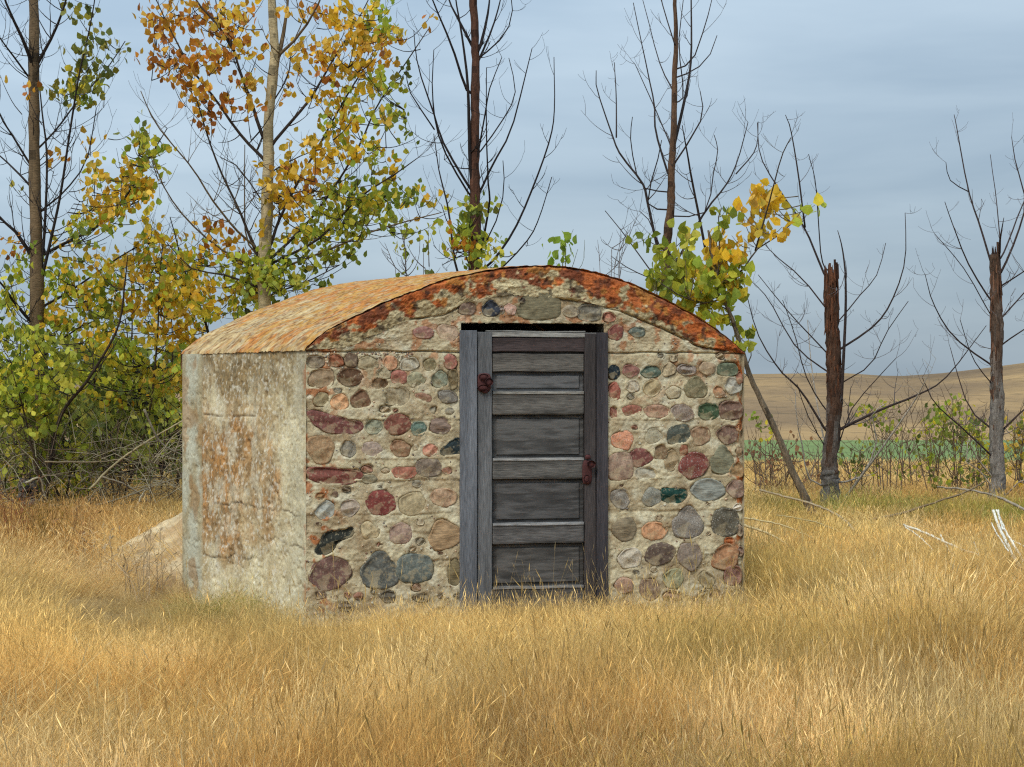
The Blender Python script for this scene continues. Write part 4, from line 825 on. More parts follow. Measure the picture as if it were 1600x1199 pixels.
# --- thin leafless tree right of the crest
t = Tree('dead_tree', 1042, 21.5, 'slender leafless tree with many upswept grey stems behind the right slope of the roof', 'tree')
t.limb([(1038, 818), (1038, 600), (1040, 411), (1045, 327), (1047, 262), (1052, 187), (1055, 93), (1054, 0), (1054, -90)], 11, 2.4, 'trunk', 0, M_bark, S(112, 84, 62, .8), sides=10, rough=.08)
for p, r, tw in [([(1049, 243), (1068, 163), (1080, 93), (1080, 0), (1080, -60)], 4.5, 4), ([(1049, 262), (1087, 205), (1098, 173), (1094, 142)], 2.4, 4), ([(1043, 270), (1024, 205), (1022, 163), (1007, 93), (989, 5)], 2.8, 5), ([(1049, 229), (1026, 173), (993, 100)], 2.2, 4),
        ([(1052, 142), (1031, 98), (1005, 0)], 2.2, 3), ([(1078, 113), (1105, 93), (1120, 56)], 1.7, 2), ([(1081, 95), (1101, 42), (1112, 0)], 1.8, 2), ([(1052, 63), (1033, 0), (1030, -40)], 2, 2), ([(1068, 148), (1061, 70), (1068, 0)], 1.6, 2),
        ([(1035, 420), (1012, 318), (1003, 285), (970, 243), (956, 210), (933, 140), (932, 110)], 3.6, 8), ([(963, 215), (963, 154), (960, 98)], 1.7, 3), ([(1003, 290), (986, 224), (989, 182)], 1.6, 3), ([(1012, 318), (1028, 248), (1033, 220)], 1.9, 3),
        ([(1112, 440), (1087, 308), (1073, 234), (1066, 196)], 3.2, 6), ([(1056, 410), (1101, 332), (1134, 290), (1152, 252), (1169, 191)], 3, 6), ([(1101, 332), (1115, 271), (1122, 234), (1117, 210)], 1.5, 3), ([(1150, 272), (1180, 234), (1184, 191)], 1.5, 3),
        ([(1030, 440), (1000, 400), (970, 360), (945, 330)], 1.8, 8), ([(1028, 440), (985, 420), (955, 400)], 1.5, 6), ([(1036, 400), (1018, 350), (1000, 330)], 1.5, 5)]:
    t.limb(p, r, .8, twigs=tw, tl=.5, col=S(62, 52, 48, .9), tcol=S(92, 82, 78, .9))

# --- leaning live stem behind the right corner
t = Tree('leaning_tree', 1272, 20.5, 'leaning grey stem carrying big green and golden leaves above the right end of the roof', 'tree')
t.limb([(1274, 812), (1246, 753), (1224, 708), (1201, 657), (1173, 600), (1155, 540), (1138, 495), (1122, 445), (1110, 400), (1102, 360)], 7.4, 2.2, 'trunk', 0, M_bark, S(128, 112, 90, .8), sides=10, rough=.06)
for p, r, tw in [([(1126, 452), (1166, 416), (1180, 392), (1227, 360), (1255, 327)], 2.6, 3), ([(1180, 392), (1199, 327), (1208, 294), (1222, 243), (1236, 215)], 2, 3), ([(1128, 465), (1085, 430), (1050, 400), (1015, 380)], 2, 3),
        ([(1120, 440), (1125, 395), (1122, 345), (1128, 325)], 1.8, 2), ([(1165, 580), (1175, 550), (1168, 525)], 1.6, 2), ([(1130, 480), (1070, 465), (1030, 440)], 2, 3)]:
    t.limb(p, r, .9, twigs=tw, tl=.4, col=S(100, 88, 74, .8))
t.foliage([(1200, 310, 20, 14, GLD, 1.6), (1195, 335, 24, 18, GLD, 1.8), (1158, 345, 12, 12, GLD, 1.6), (1180, 362, 16, 10, GLD, 1.3), (1214, 362, 14, 8, GLD, 1.3), (1240, 345, 8, 6, YGR, 1.6), (1256, 327, 6, 5, YGR, 2), (1150, 395, 20, 16, GLD, 1.8), (1118, 385, 18, 18, GLD, 1.7), (1125, 345, 12, 14, GRN, 1.8),
           (1130, 425, 26, 22, YGR+GLD, 2), (1098, 430, 24, 24, YGR, 1.8), (1110, 460, 36, 24, YGR+GRN, 2), (1060, 425, 34, 26, GRN, 1.8), (1040, 455, 36, 24, GRN, 1.8), (1075, 370, 14, 12, GRN, 1.4), (1085, 465, 26, 20, GLD+YGR, 1.6), (1120, 500, 26, 18, YGR, 1.6), (1150, 530, 16, 12, GRN, 1.4), (1168, 545, 9, 10, GRN, 2.4), (1012, 380, 7, 7, GRN, 2), (1170, 525, 8, 7, GRN, 1.6)],
          size=.108, dens=.02, single=300, twigcol=S(120, 104, 80, .8), spread=.5)

# --- broken snag, right of the cellar
def ragged_top(t, x, y, r, col):
    mb = MB(); k = t.d/FOC
    for _ in range(16):
        a = random.uniform(0, 6.28); rr = r*random.uniform(.35, .95); b = W(x, y, t.d)+np.array((math.cos(a)*rr*k, math.sin(a)*rr*k, -.03))
        h = random.uniform(.04, .16); mb.tube([b-np.array((0, 0, .12)), b, b+np.array((math.cos(a)*.012, math.sin(a)*.01, h))], [.022, .016, .002], 4, col)
    mb.build('splinters', M_bark, t.root, origin=t.loc)
def shreds(t, pts, r, n, col):
    mb = MB(); k = t.d/FOC
    for _ in range(n):
        q = random.random()*(len(pts)-1); i = int(q); f = q-i; x = pts[i][0]*(1-f)+pts[i+1][0]*f; y = pts[i][1]*(1-f)+pts[i+1][1]*f
        a = random.uniform(math.pi, 2*math.pi); L = random.uniform(.06, .22)
        b = W(x, y, t.d)+np.array((math.cos(a)*r*k*1.0, math.sin(a)*r*k*1.0, 0)); o_ = np.array((math.cos(a), math.sin(a), 0))
        mb.tube([b+np.array((0, 0, L)), b+o_*.006, b+o_*random.uniform(.012, .03)-np.array((0, 0, L*.6))], [.014, .012, .003], 4, tuple(np.array(col)*random.uniform(.35, 1.2)), cap=False)
    mb.build('bark_shreds', M_bark, t.root, origin=t.loc)
t = Tree('snag', 1299, 23, 'broken-topped dead trunk with reddish shredded bark, just right of the cellar', 'tree', 'broken snags in the dry grass')
TP = [(1300, 822), (1299, 760), (1299, 725), (1304, 634), (1302, 549), (1299, 475), (1299, 427)]
def snagcol(grey, red, t0, t1):
    g, r_ = np.array(grey), np.array(red)
    def f(t, kk):
        n_ = float(fbm(np.array(t*14), np.array(kk*.5), 7, 3)); w = float(sstep(t0, t1, t+(n_-.5)*.5))
        return (g*(1-w)+r_*w)*(.55+.9*float(vn(np.array(t*40.), np.array(kk*1.1), 8)))
    return f
t.limb(TP, 18, 11, 'trunk', 0, M_bark, snagcol(S(132, 126, 118, .75), S(92, 66, 50, .75), .15, .5), sides=16, rough=.2)
ragged_top(t, 1299, 430, 10, S(92, 60, 44, .8)); shreds(t, TP[3:], 9.5, 80, S(120, 78, 54, .8))
for p, r, tw in [([(1311, 655), (1315, 600), (1320, 498), (1320, 430), (1315, 390), (1308, 361)], 5, 3), ([(1289, 430), (1258, 356), (1224, 305), (1190, 248), (1184, 191)], 2.8, 6), ([(1283, 401), (1275, 293), (1263, 242)], 1.6, 3), ([(1258, 356), (1246, 265), (1235, 203), (1227, 180)], 2, 3),
        ([(1314, 545), (1366, 509), (1394, 469), (1414, 407), (1414, 333)], 2.8, 5), ([(1289, 481), (1252, 435), (1212, 401), (1195, 384)], 2, 6), ([(1289, 549), (1241, 498), (1184, 430)], 2, 7), ([(1290, 580), (1240, 540), (1200, 470), (1172, 440)], 2, 6),
        ([(1310, 672), (1377, 640), (1434, 617), (1479, 589), (1541, 509)], 4, 8), ([(1290, 672), (1252, 611), (1218, 577), (1184, 520), (1161, 435)], 3, 8), ([(1312, 500), (1345, 460), (1370, 430), (1384, 380)], 1.6, 5), ([(1312, 600), (1360, 570), (1385, 520), (1420, 470)], 1.7, 6),
        ([(1290, 640), (1260, 590), (1240, 520), (1222, 470)], 1.7, 6), ([(1290, 700), (1262, 650), (1245, 600)], 1.5, 5), ([(1312, 690), (1330, 640), (1372, 590), (1400, 560)], 1.6, 5)]:
    t.limb(p, r, .7, twigs=tw, tl=.45, col=S(66, 54, 50, .9), tcol=S(112, 104, 104, .9))
for p, r in [([(1312, 790), (1345, 745), (1377, 702), (1428, 628), (1448, 590)], 4), ([(1288, 760), (1262, 745), (1255, 700), (1246, 660), (1243, 610)], 2.4), ([(1290, 700), (1278, 640), (1268, 570), (1262, 500)], 2.2), ([(1345, 745), (1370, 690), (1362, 650), (1385, 630)], 2.2)]:
    t.limb(p, r, .9, twigs=4, tl=.4, col=S(176, 164, 148, .85))

t = Tree('snag', 1558, 23, 'broken-topped dead trunk with a dark spike, nearest the right edge', 'tree', 'broken snags in the dry grass')
TP = [(1557, 719), (1558, 634), (1556, 566), (1556, 464), (1556, 398)]
t.limb([(1557, 822), (1558, 770)]+TP, 17, 9, 'trunk', 0, M_bark, snagcol(S(144, 136, 126, .75), S(96, 74, 58, .75), .35, .8), sides=16, rough=.19)
ragged_top(t, 1556, 400, 6.5, S(60, 44, 38, .8)); shreds(t, TP, 7.5, 50, S(128, 92, 70, .8))
for p, r, tw in [([(1561, 400), (1564, 367), (1569, 340)], 4.5, 0), ([(1547, 407), (1530, 350), (1513, 299), (1496, 208), (1490, 180)], 2.8, 4), ([(1514, 300), (1485, 282), (1478, 254)], 1.3, 2), ([(1547, 469), (1513, 413), (1490, 356), (1476, 316)], 2.4, 5), ([(1547, 492), (1505, 420), (1459, 367)], 1.5, 5),
        ([(1547, 569), (1490, 526), (1459, 475), (1445, 430)], 2.4, 6), ([(1565, 424), (1587, 373), (1602, 316), (1587, 254), (1581, 214)], 3, 4), ([(1563, 385), (1558, 322), (1547, 242)], 1.8, 3), ([(1564, 447), (1600, 424), (1640, 390)], 2.4, 5), ([(1564, 498), (1600, 458), (1650, 400)], 2.4, 6),
        ([(1564, 540), (1600, 515), (1660, 480)], 2.4, 6), ([(1567, 672), (1600, 640), (1650, 600)], 3.5, 6), ([(1550, 670), (1513, 634), (1485, 543)], 2.8, 7), ([(1549, 713), (1502, 668), (1460, 630), (1440, 590)], 2.6, 7), ([(1550, 600), (1520, 560), (1500, 500)], 1.6, 5), ([(1566, 400), (1590, 340), (1610, 280), (1605, 180)], 2.2, 4)]:
    t.limb(p, r, .7, twigs=tw, tl=.45, col=S(72, 58, 54, .9), tcol=S(116, 108, 108, .9))
for p, r in [([(1566, 780), (1600, 748), (1640, 742)], 2.5), ([(1549, 745), (1515, 700), (1518, 690), (1510, 690)], 1.8), ([(1550, 760), (1530, 735), (1510, 722), (1512, 690)], 2)]:
    t.limb(p, r, .9, twigs=4, tl=.4, col=S(186, 172, 152, .85))

# --- shrubs between and around the snags
def shrub(name, x, d, w, top, nst, label, cols, leafn, col, group, cat='shrub', base=790, size=.06, tl=.45):
    t = Tree(name, x, d, label, cat, group); mb = MB()
    for i in range(max(2, int(nst*.8))):
        x0 = x+random.uniform(-.35, .35)*w; x1 = x0+random.uniform(-.5, .5)*w+ (x0-x)*.6; tp = top+random.uniform(0, 90)
        dz = random.uniform(-.5, .5); gy = HOR+(EYE-float(t.loc[2]))*FOC/(d)+8
        P = spline([W(x0, gy, d), W(x0*.6+x1*.4+random.uniform(-6, 6), gy*.5+tp*.5, d+dz*.5), W(x1, tp, d+dz)], 12)
        mb.tube(P, np.linspace(1.25, .45, 12)*d/FOC, 5, col); t.limbs.append((P[4:], None))
        for _ in range(6): t.twig(mb, P[random.randint(4, 11)], P[11]-P[8], random.uniform(.2, tl), .005, col, 1)
    mb.build('stems', M_bark, t.root, origin=t.loc)
    if leafn:
        t.foliage([(x+random.uniform(-.6, .6)*w, top+30+random.uniform(0, 1)**1.3*(gy-top)*.6, 16, 16, cols, 1) for _ in range(leafn)], size=size, dens=.014, twigcol=col, spread=.5)
    return t
BR = S(136, 114, 92, .85)
for (x, d, w, top, n, lab, cols, ln, g) in [
    (1392, 24, 50, 610, 10, 'thin-stemmed shrub with a few bright green leaves, between the two snags', GRN+YGR, 12, 1), (1440, 26, 60, 660, 9, 'loose bare-stemmed shrub behind the green shrub, between the two snags', OLV, 6, 1),
    (1478, 24, 60, 610, 12, 'bushy olive-leaved shrub just left of the spiked snag', OLV+YGR, 34, 1), (1525, 24.5, 50, 640, 10, 'olive-leaved shrub tucked against the left side of the spiked snag', OLV+YGR, 26, 1),
    (1596, 24.5, 50, 630, 10, 'yellowish shrub at the right edge beside the spiked snag', OLV+GLD, 26, 1), (1345, 24.5, 50, 680, 9, 'low brown shrub beside the foot of the red-barked snag', OLV, 5, 1),
    (1225, 25, 60, 660, 12, 'brownish twiggy shrub behind the leaning stem', [S(138, 96, 66), S(150, 110, 74)], 12, 1), (1190, 24.5, 30, 620, 4, 'thin shrub with a tuft of yellow-green leaves at the cellar corner', YGR+GRN, 4, 1),
    (1270, 26, 50, 690, 8, 'small bare brown shrub left of the red-barked snag', OLV, 2, 1)]:
    shrub('shrub', x, d, w, top, n, lab, cols, ln, BR, 'shrubs between the snags')
# --- small sprouts seen over the roof
shrub('shrub', 655, 20, 40, 345, 7, 'twiggy sprout with grey-green leaves showing over the roof left of the creeper', OLV+GRN, 14, S(100, 84, 76, .8), 'sprouts behind the roof', size=.06)
t = shrub('shrub', 884, 18.5, 8, 372, 2, 'single green leafy shoot poking up over the roof crest', GRN, 0, S(110, 110, 60, .8), 'sprouts behind the roof')
t.limb([(882, 800), (880, 560), (879, 420), (885, 372)], 1.6, .8, dz=0, col=S(120, 126, 64, .8))
t.foliage([(885, 380, 8, 8, [S(122, 150, 52), S(150, 172, 64)], 3), (880, 402, 11, 8, [S(122, 150, 52), S(150, 172, 64)], 3)], size=.085, spread=.1, per=7, twigcol=S(120, 126, 64, .8))
shrub('shrub', 965, 21, 40, 380, 8, 'bare thin-twigged sprout over the right slope of the roof', OLV, 0, S(120, 110, 106, .8), 'sprouts behind the roof')

# --- the thicket at the left
def thicket(x, d, label, limbs, cl, size=.08, dens=.032, spread=1.0):
    t = Tree('sapling', x, d, label, 'sapling', 'saplings of the left thicket')
    for p, r in limbs: t.limb(p, r, .9, twigs=9, tl=.8, col=random.choice([S(92, 76, 58, .8), S(130, 116, 92, .8), S(70, 58, 48, .8)]))
    t.foliage(cl, size=size, dens=dens, spread=spread); return t
thicket(100, 21.5, 'green-leaved sapling with a bent dark stem in front of the left poplar', [([(70, 800), (90, 662), (140, 590), (184, 512), (195, 440), (199, 400)], 4.5), ([(70, 790), (40, 650), (20, 580)], 3.5), ([(85, 700), (60, 600), (70, 540)], 3)],
        [(40, 545, 46, 30, GRN+YGR, 1.3), (20, 600, 40, 36, YGR+GRN, 1.5), (60, 620, 34, 30, YGR, 1.7), (85, 590, 30, 30, GRN, 1.2), (30, 650, 42, 30, GRN, 1.3), (75, 665, 34, 22, GRN, 1), (110, 560, 34, 30, GRN+OLV, 1), (150, 540, 30, 26, YGR+GLD, .9), (120, 640, 20, 12, GLD, .5), (60, 545, 20, 20, GRN, 1)])
thicket(180, 23, 'yellow-leaved sapling in the middle of the left thicket', [([(190, 800), (185, 650), (205, 540), (205, 430)], 3.5), ([(190, 790), (230, 660), (245, 540), (250, 430), (255, 380)], 3.5), ([(180, 780), (150, 640), (150, 520)], 3)],
        [(250, 395, 40, 34, GLD+YGR, 1), (300, 400, 22, 30, GLD+YGR, .7), (215, 400, 30, 26, GLD, .8), (130, 450, 36, 30, YGR, .8), (290, 450, 24, 30, GLD+YGR, .9), (175, 575, 40, 26, YGR+GRN, 1), (110, 520, 34, 30, YGR+GRN, .9), (200, 430, 46, 34, GLD+YGR, 1.2), (262, 440, 34, 40, GLD+YGR, 1.1), (215, 480, 46, 30, GLD+YGR, 1.2), (165, 470, 36, 34, YGR+GRN, 1.1), (265, 500, 30, 34, GLD, 1.2), (225, 530, 42, 30, YGR+GLD, 1.2), (180, 540, 40, 26, YGR, 1), (160, 500, 30, 30, YGR+GRN, 1), (270, 560, 26, 34, YGR+GLD, 1.2), (230, 580, 44, 30, YGR, 1)], dens=.028)
thicket(250, 23.5, 'dense olive-leaved sapling beside the cellar wall', [([(262, 800), (285, 700), (240, 620), (205, 560), (195, 500)], 4), ([(250, 790), (262, 650), (270, 540), (262, 420)], 3.5), ([(335, 700), (325, 524), (300, 467), (281, 400), (265, 340)], 3.5)],
        [(170, 600, 50, 30, OLV+YGR, 1.5), (230, 630, 50, 34, OLV+YGR, 1.4), (265, 610, 30, 40, YGR+GLD, 1.3), (150, 650, 46, 34, OLV, 1.6), (200, 690, 50, 30, OLV, 1.4), (262, 680, 34, 36, OLV+YGR, 1.4), (140, 700, 40, 30, OLV+GRN, 1.4), (240, 730, 40, 20, OLV, 1), (290, 470, 26, 40, GLD+YGR, 1), (300, 520, 20, 30, GLD, 1), (320, 490, 24, 24, YGR, 1), (270, 420, 20, 24, GLD, .8), (170, 635, 20, 10, GLD, .6)], dens=.036, spread=1.6)
thicket(110, 22.3, 'low bright green sapling spreading by the old stump', [([(100, 800), (110, 740), (120, 690)], 3), ([(105, 800), (70, 730), (50, 700)], 3), ([(110, 800), (140, 750), (150, 710)], 2.5)],
        [(110, 735, 34, 30, GRN+YGR, 1.6), (130, 770, 22, 22, GRN+YGR, 1.4), (140, 725, 10, 8, GRN, 2), (60, 740, 40, 30, GRN, 1), (20, 700, 36, 34, OLV+GRN, 1.3), (90, 780, 24, 16, DGR, 1.2), (30, 760, 34, 20, DGR+OLV, 1.2), (80, 690, 34, 24, GRN+OLV, 1.2)], spread=.8)
thicket(-20, 23.5, 'green sapling cut off by the left edge', [([(-30, 800), (-20, 650), (-10, 500)], 4), ([(-40, 800), (-80, 650), (-90, 500)], 3.5)],
        [(-20, 560, 60, 50, GRN+YGR, 1.2), (-60, 620, 60, 50, GRN, 1.2), (-10, 680, 50, 50, OLV, 1.4), (-70, 500, 50, 50, YGR+GRN, 1), (0, 490, 26, 40, YGR, .9), (-60, 720, 60, 50, OLV, 1.2)])
# a darker bank of growth far behind the thicket
t = Tree('hedge', 130, 27, 'dark dense hedge behind the left thicket', 'hedge')
for x in range(-160, 340, 26): t.limb([(x, 775), (x+random.uniform(-20, 20), 690), (x+random.uniform(-30, 30), 600)], 2.5, 1, twigs=8, tl=1.0, col=S(74, 64, 52, .8), name='branch', dz=random.uniform(-.5, .5))
t.foliage([(random.uniform(-170, 330), random.uniform(560, 765), 34, 30, OLV+DGR+DGR, 1) for _ in range(90)], size=.12, dens=.02, spread=1.6)

# ------------------------------------------------------------------ fallen branches
def fallen(name, lines, d0, label, col, group, cat='branch'):
    mb = MB(); first = lines[0][0][0]
    base = W(first[0], first[1], d0[0])
    root_loc = np.array((base[0], base[1], float(terrain(base[0], base[1]))))
    for pts, r0, r1 in lines:
        n = len(pts); P = [W(x, y, d0[0]+(d0[1]-d0[0])*i/(n-1)) for i, (x, y) in enumerate(pts)]
        Q = spline(P, 6*n); k = (d0[0]+d0[1])/2/FOC
        Q[1:-1] += np.random.default_rng(abs(int(first[0]))).normal(0, .0022, (len(Q)-2, 3))
        mb.tube(Q, np.linspace(r0, r1, len(Q))*k, 6, col, rough=.15)
    o = mb.build(name, M_palebark, None, origin=root_loc); o.location = tuple(root_loc); return tag(o, label, cat, group)
FW = 'fallen branches in the grass right of the cellar'
fallen('fallen_branch', [([(1150, 808), (1190, 814), (1225, 822), (1270, 841)], 1.6, 1.1)], (16.8, 16.6), 'thin pale fallen branch, upper of two by the cellar corner', S(212, 192, 140, .8), FW)
fallen('fallen_branch', [([(1150, 818), (1172, 824), (1202, 835), (1236, 854)], 2.4, 1.2)], (16.3, 16), 'thicker pale fallen branch, lower of two by the cellar corner', S(214, 190, 140, .8), FW)
fallen('fallen_branch', [([(1187, 766), (1229, 777), (1270, 788), (1303, 802), (1325, 818), (1341, 838)], 1.6, 2.2)], (20, 18.5), 'long arching fallen branch crossing the foot of the red-barked snag', S(176, 156, 122, .8), FW)
fallen('fallen_branch', [([(1215, 805), (1250, 811), (1281, 818), (1322, 836)], .9, 1.1)], (18, 17.5), 'faint thin stick in the grass below the arching branch', S(196, 176, 124, .8), FW)
fallen('fallen_branch', [([(1361, 812), (1407, 803), (1435, 794), (1476, 780), (1509, 769), (1540, 752)], 2.2, 1.0)], (19.5, 20.5), 'brown fallen branch rising to the right between the two snags', S(140, 118, 90, .8), FW)
fallen('fallen_branch', [([(1465, 761), (1517, 766), (1559, 777), (1600, 796), (1640, 815)], 1.4, 2.4)], (21, 18.5), 'grey fallen branch sloping down to the right in front of the spiked snag', S(168, 152, 130, .8), FW)
fallen('fallen_branch', [([(1412, 820), (1450, 835), (1487, 852), (1530, 869)], 1.8, 2.0), ([(1470, 836), (1480, 855), (1497, 878)], 1.4, .8), ([(1413, 822), (1440, 842), (1466, 868)], 1.0, .7), ([(1522, 847), (1526, 858), (1531, 870)], .9, .8)], (16, 15.4), 'bleached white forked stick lying in the grass below the spiked snag', S(238, 226, 200, .85), FW)
fallen('fallen_branch', [([(1552, 798), (1564, 830), (1582, 866), (1612, 920)], 2.2, 3.0), ([(1557, 797), (1574, 835), (1600, 878), (1625, 915)], 1.8, 2.4), ([(1549, 817), (1560, 838), (1577, 862)], 1.0, 1.4), ([(1560, 797), (1562, 812), (1568, 828)], 1, 1.5), ([(1582, 845), (1610, 858), (1640, 868)], 1, 1.2)], (15, 14.2), 'bundle of bleached white sticks slanting up at the right edge', S(244, 236, 216, .85), FW)
LF = 'dead sticks lying in the left thicket'
for i, (pts, r, lab, c) in enumerate([
    ([(140, 765), (180, 725), (230, 690), (290, 655)], 2.0, 'long pale dead stick slanting up through the left thicket towards the cellar', (176, 160, 120)),
    ([(160, 745), (200, 760), (240, 790), (262, 812)], 1.6, 'grey dead stick sloping down to the earth bank', (150, 136, 112)),
    ([(40, 755), (62, 748), (72, 780), (95, 805)], 2.0, 'curled pale dead stick arching over the old stump', (190, 176, 146)),
    ([(70, 722), (150, 722), (210, 715)], 1.4, 'level thin dead stick above the low green sapling', (150, 134, 104)),
    ([(150, 790), (200, 775), (262, 752), (290, 745)], 1.4, 'thin grey stick over the dark gap by the cellar', (140, 128, 104)),
    ([(210, 800), (224, 770), (232, 765)], 1.4, 'short upright pale stick in the dark gap', (190, 176, 146)),
    ([(0, 615), (18, 622), (40, 640)], 1.8, 'short bleached stick at the left edge high in the thicket', (206, 196, 176)),
    ([(105, 800), (130, 790), (175, 800), (215, 790)], 1.2, 'thin straw-coloured stick low before the dark gap', (186, 170, 130)),
    ([(225, 640), (250, 690), (285, 712)], 2.0, 'grey dead stick bending down beside the cellar wall', (150, 140, 118)),
    ([(0, 790), (40, 800), (80, 796)], 1.8, 'brown dead stick at the left edge beside the stump', (128, 104, 82)),
    ([(0, 770), (30, 790), (60, 812)], 1.6, 'thin brown dead stick crossing before the stump', (140, 116, 92))]):
    fallen('dead_stick', [(pts, r, r*.6)], (21.0, 21.3), lab, S(*c, k=.8), LF, 'stick')
# many fine dry twigs in the dark gap: nobody could count them
mb = MB()
for _ in range(520):
    x, y = random.uniform(-40, 300), random.uniform(690, 812); L = random.uniform(.2, .8); a = random.uniform(-.5, 2.4); p = W(x, y, random.uniform(21, 22.6))
    d = np.array((math.cos(a), random.uniform(-.3, .3), math.sin(a)*.8)); q = p+d*L*.5+np.array((0, 0, .04)); 
    mb.tube([p, q, p+d*L-np.array((0, 0, .05))], [.005, .004, .002], 4, tuple(np.array(random.choice([S(150, 138, 112), S(116, 98, 76), S(88, 72, 58), S(178, 166, 136)]))*.8), cap=False)
tag(mb.build('brushwood', M_palebark), 'tangle of fine dry brushwood under the left thicket', 'brushwood', None, 'stuff')
# old stump
t = Tree('tree_stump', 48, 21.6, 'weathered grey hollow stump at the foot of the left poplar', 'stump')
t.limb([(50, 830), (50, 790), (48, 765), (46, 752)], 22, 15, 'trunk', 0, M_bark, S(124, 116, 108, .7), sides=14, rough=.14)
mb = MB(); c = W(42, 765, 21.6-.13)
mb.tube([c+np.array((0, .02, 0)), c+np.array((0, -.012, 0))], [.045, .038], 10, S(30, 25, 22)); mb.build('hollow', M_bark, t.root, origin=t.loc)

# ------------------------------------------------------------------ dry weeds by the earth bank
for (px, d, h, n, lab, c) in [(22, 17.2, .72, 44, 'reddish dry weed clump nearest the left edge of the field', (150, 96, 58)), (78, 17.0, .70, 44, 'reddish brown dry weed clump with green blades, second from the left edge', (142, 112, 54)),
                              (118, 16.4, .60, 36, 'brown dry weed clump midway between the left edge and the earth bank', (158, 116, 68)), (168, 15.2, .46, 16, 'sparse grey weed stalks at the foot of the earth bank', (186, 162, 124)),
                              (212, 14.6, .50, 18, 'taller grey weed stalks just left of the cellar corner', (178, 154, 118)), (252, 14.2, .38, 16, 'low grey-brown weed stalks under the cellar corner', (184, 160, 124))]:
    b_ = W(px, HOR, d); zz_ = float(terrain(b_[0], d)); root = empty('dry_weed', (b_[0], d, zz_), lab, 'weed', 'dry weeds left of the cellar'); ms, mh = MB(), MB()
    for _ in range(n):
        p0 = np.array((random.gauss(0, .10), random.gauss(0, .08), 0)); a_ = random.uniform(0, 6.28); le = random.uniform(.05, .28); hh = h*random.uniform(.6, 1.1)
        Q = spline([p0, p0+np.array((math.cos(a_)*le*.3, math.sin(a_)*le*.3, hh*.55)), p0+np.array((math.cos(a_)*le, math.sin(a_)*le, hh))], 7)
        cc = tuple(np.array(S(*c))*random.uniform(.6, 1.4)); ms.tube(Q, np.linspace(.0024, .0012, 7), 4, cc, cap=False)
        for q in (3, 4, 5, 6, 6):
            dd_ = np.array((random.gauss(0, 1), random.gauss(0, 1), random.uniform(-.3, 1))); dd_ /= np.linalg.norm(dd_); L_ = random.uniform(.03, .08); sv_ = np.cross(dd_, (0.3, .2, 1)); sv_ = sv_/np.linalg.norm(sv_)*L_*.13
            mh.add([Q[q], Q[q]+dd_*L_*.5+sv_, Q[q]+dd_*L_, Q[q]+dd_*L_*.5-sv_], [(0, 1, 2, 3)], tuple(np.array(cc)*random.uniform(.8, 1.5)))
    tag(ms.build('stems', M_bark, root), kind='stuff'); tag(mh.build('foliage', M_leaf, root, smooth=False), kind='stuff')

# ------------------------------------------------------------------ grass
def tuft(name, n, hgt, spreadr, wid, lean, heads, seedv):
    r = random.Random(seedv); mb = MB()
    for _ in range(n):
        a = r.uniform(0, 6.28); q = math.sqrt(r.random())*spreadr; x, y = math.cos(a)*q, math.sin(a)*q
        h = hgt*r.uniform(.45, 1.15); la = r.uniform(0, 6.28); le = h*abs(r.gauss(0, lean)); w = wid*r.uniform(.6, 1.3)
        dx, dy = math.cos(la)*le, math.sin(la)*le; fa = r.uniform(0, 6.28); wx, wy = math.cos(fa)*w, math.sin(fa)*w
        sg = 4; vs = []
        k = r.uniform(.5, 1.5); tip = np.array((1.12, 1.05, .92)) if r.random() < .5 else np.array((1, .93, .85)); col = tuple(tip*k)
        hd = r.random() < heads
        for s_ in range(sg+1):
            t_ = s_/sg; wf = (1-t_*.75) if not hd else (.55-.25*t_)
            cx, cy, cz = x+dx*t_**2, y+dy*t_**2, h*(t_-.18*t_**3*min(1.5, le/h*2))
            vs += [(cx-wx*wf, cy-wy*wf, cz), (cx+wx*wf, cy+wy*wf, cz)]
        mb.add(vs, [(2*i, 2*i+1, 2*i+3, 2*i+2) for i in range(sg)], col)
        if hd:
            c0 = np.array(((vs[-1][0]+vs[-2][0])/2, (vs[-1][1]+vs[-2][1])/2, vs[-1][2])); dn = np.array((dx*.9, dy*.9, h*.6)); dn /= np.linalg.norm(dn); hl = r.uniform(.025, .06)*hgt/.38; hwid = w*r.uniform(1.1, 1.9)
            sv_ = np.array((math.cos(fa), math.sin(fa), 0)); P = [c0-dn*.005, c0+dn*hl*.35+sv_*hwid, c0+dn*hl, c0+dn*hl*.35-sv_*hwid]
            mb.add(P, [(0, 1, 2, 3)], tuple(np.array(col)*1.1))
    me_o = mb.build(name, M_grass, None, smooth=False)
    COL.objects.unlink(me_o); return me_o
gc = bpy.data.collections.new('grass_tufts')
specs = [('tuft_a', 66, .36, .13, .0016, .45, .35, 1), ('tuft_b', 66, .42, .14, .0015, .38, .5, 2), ('tuft_c', 60, .32, .13, .0018, .8, .25, 3), ('tuft_d', 60, .28, .13, .0018, 1.2, .15, 4), ('tuft_e', 50, .48, .12, .0015, .35, .6, 5),
         ('tuft_f', 46, .42, .2, .0034, .45, .35, 6), ('tuft_g', 46, .36, .2, .0036, .6, .3, 7), ('tuft_h', 60, .36, .35, .008, .45, .3, 8), ('tuft_i', 6, .62, .12, .0019, .5, 1, 9)]
for sp in specs: gc.objects.link(tuft(*sp))
def in_cellar(x, y, m=.03):
    l = w2l(np.stack([x, y], -1)); u = l[..., 0]-l[..., 1]*Cl[0]/Cl[1]
    return (u > -m*1.4) & (u < WID+m) & (l[..., 1] > -m) & (l[..., 1] < Cl[1]+m)
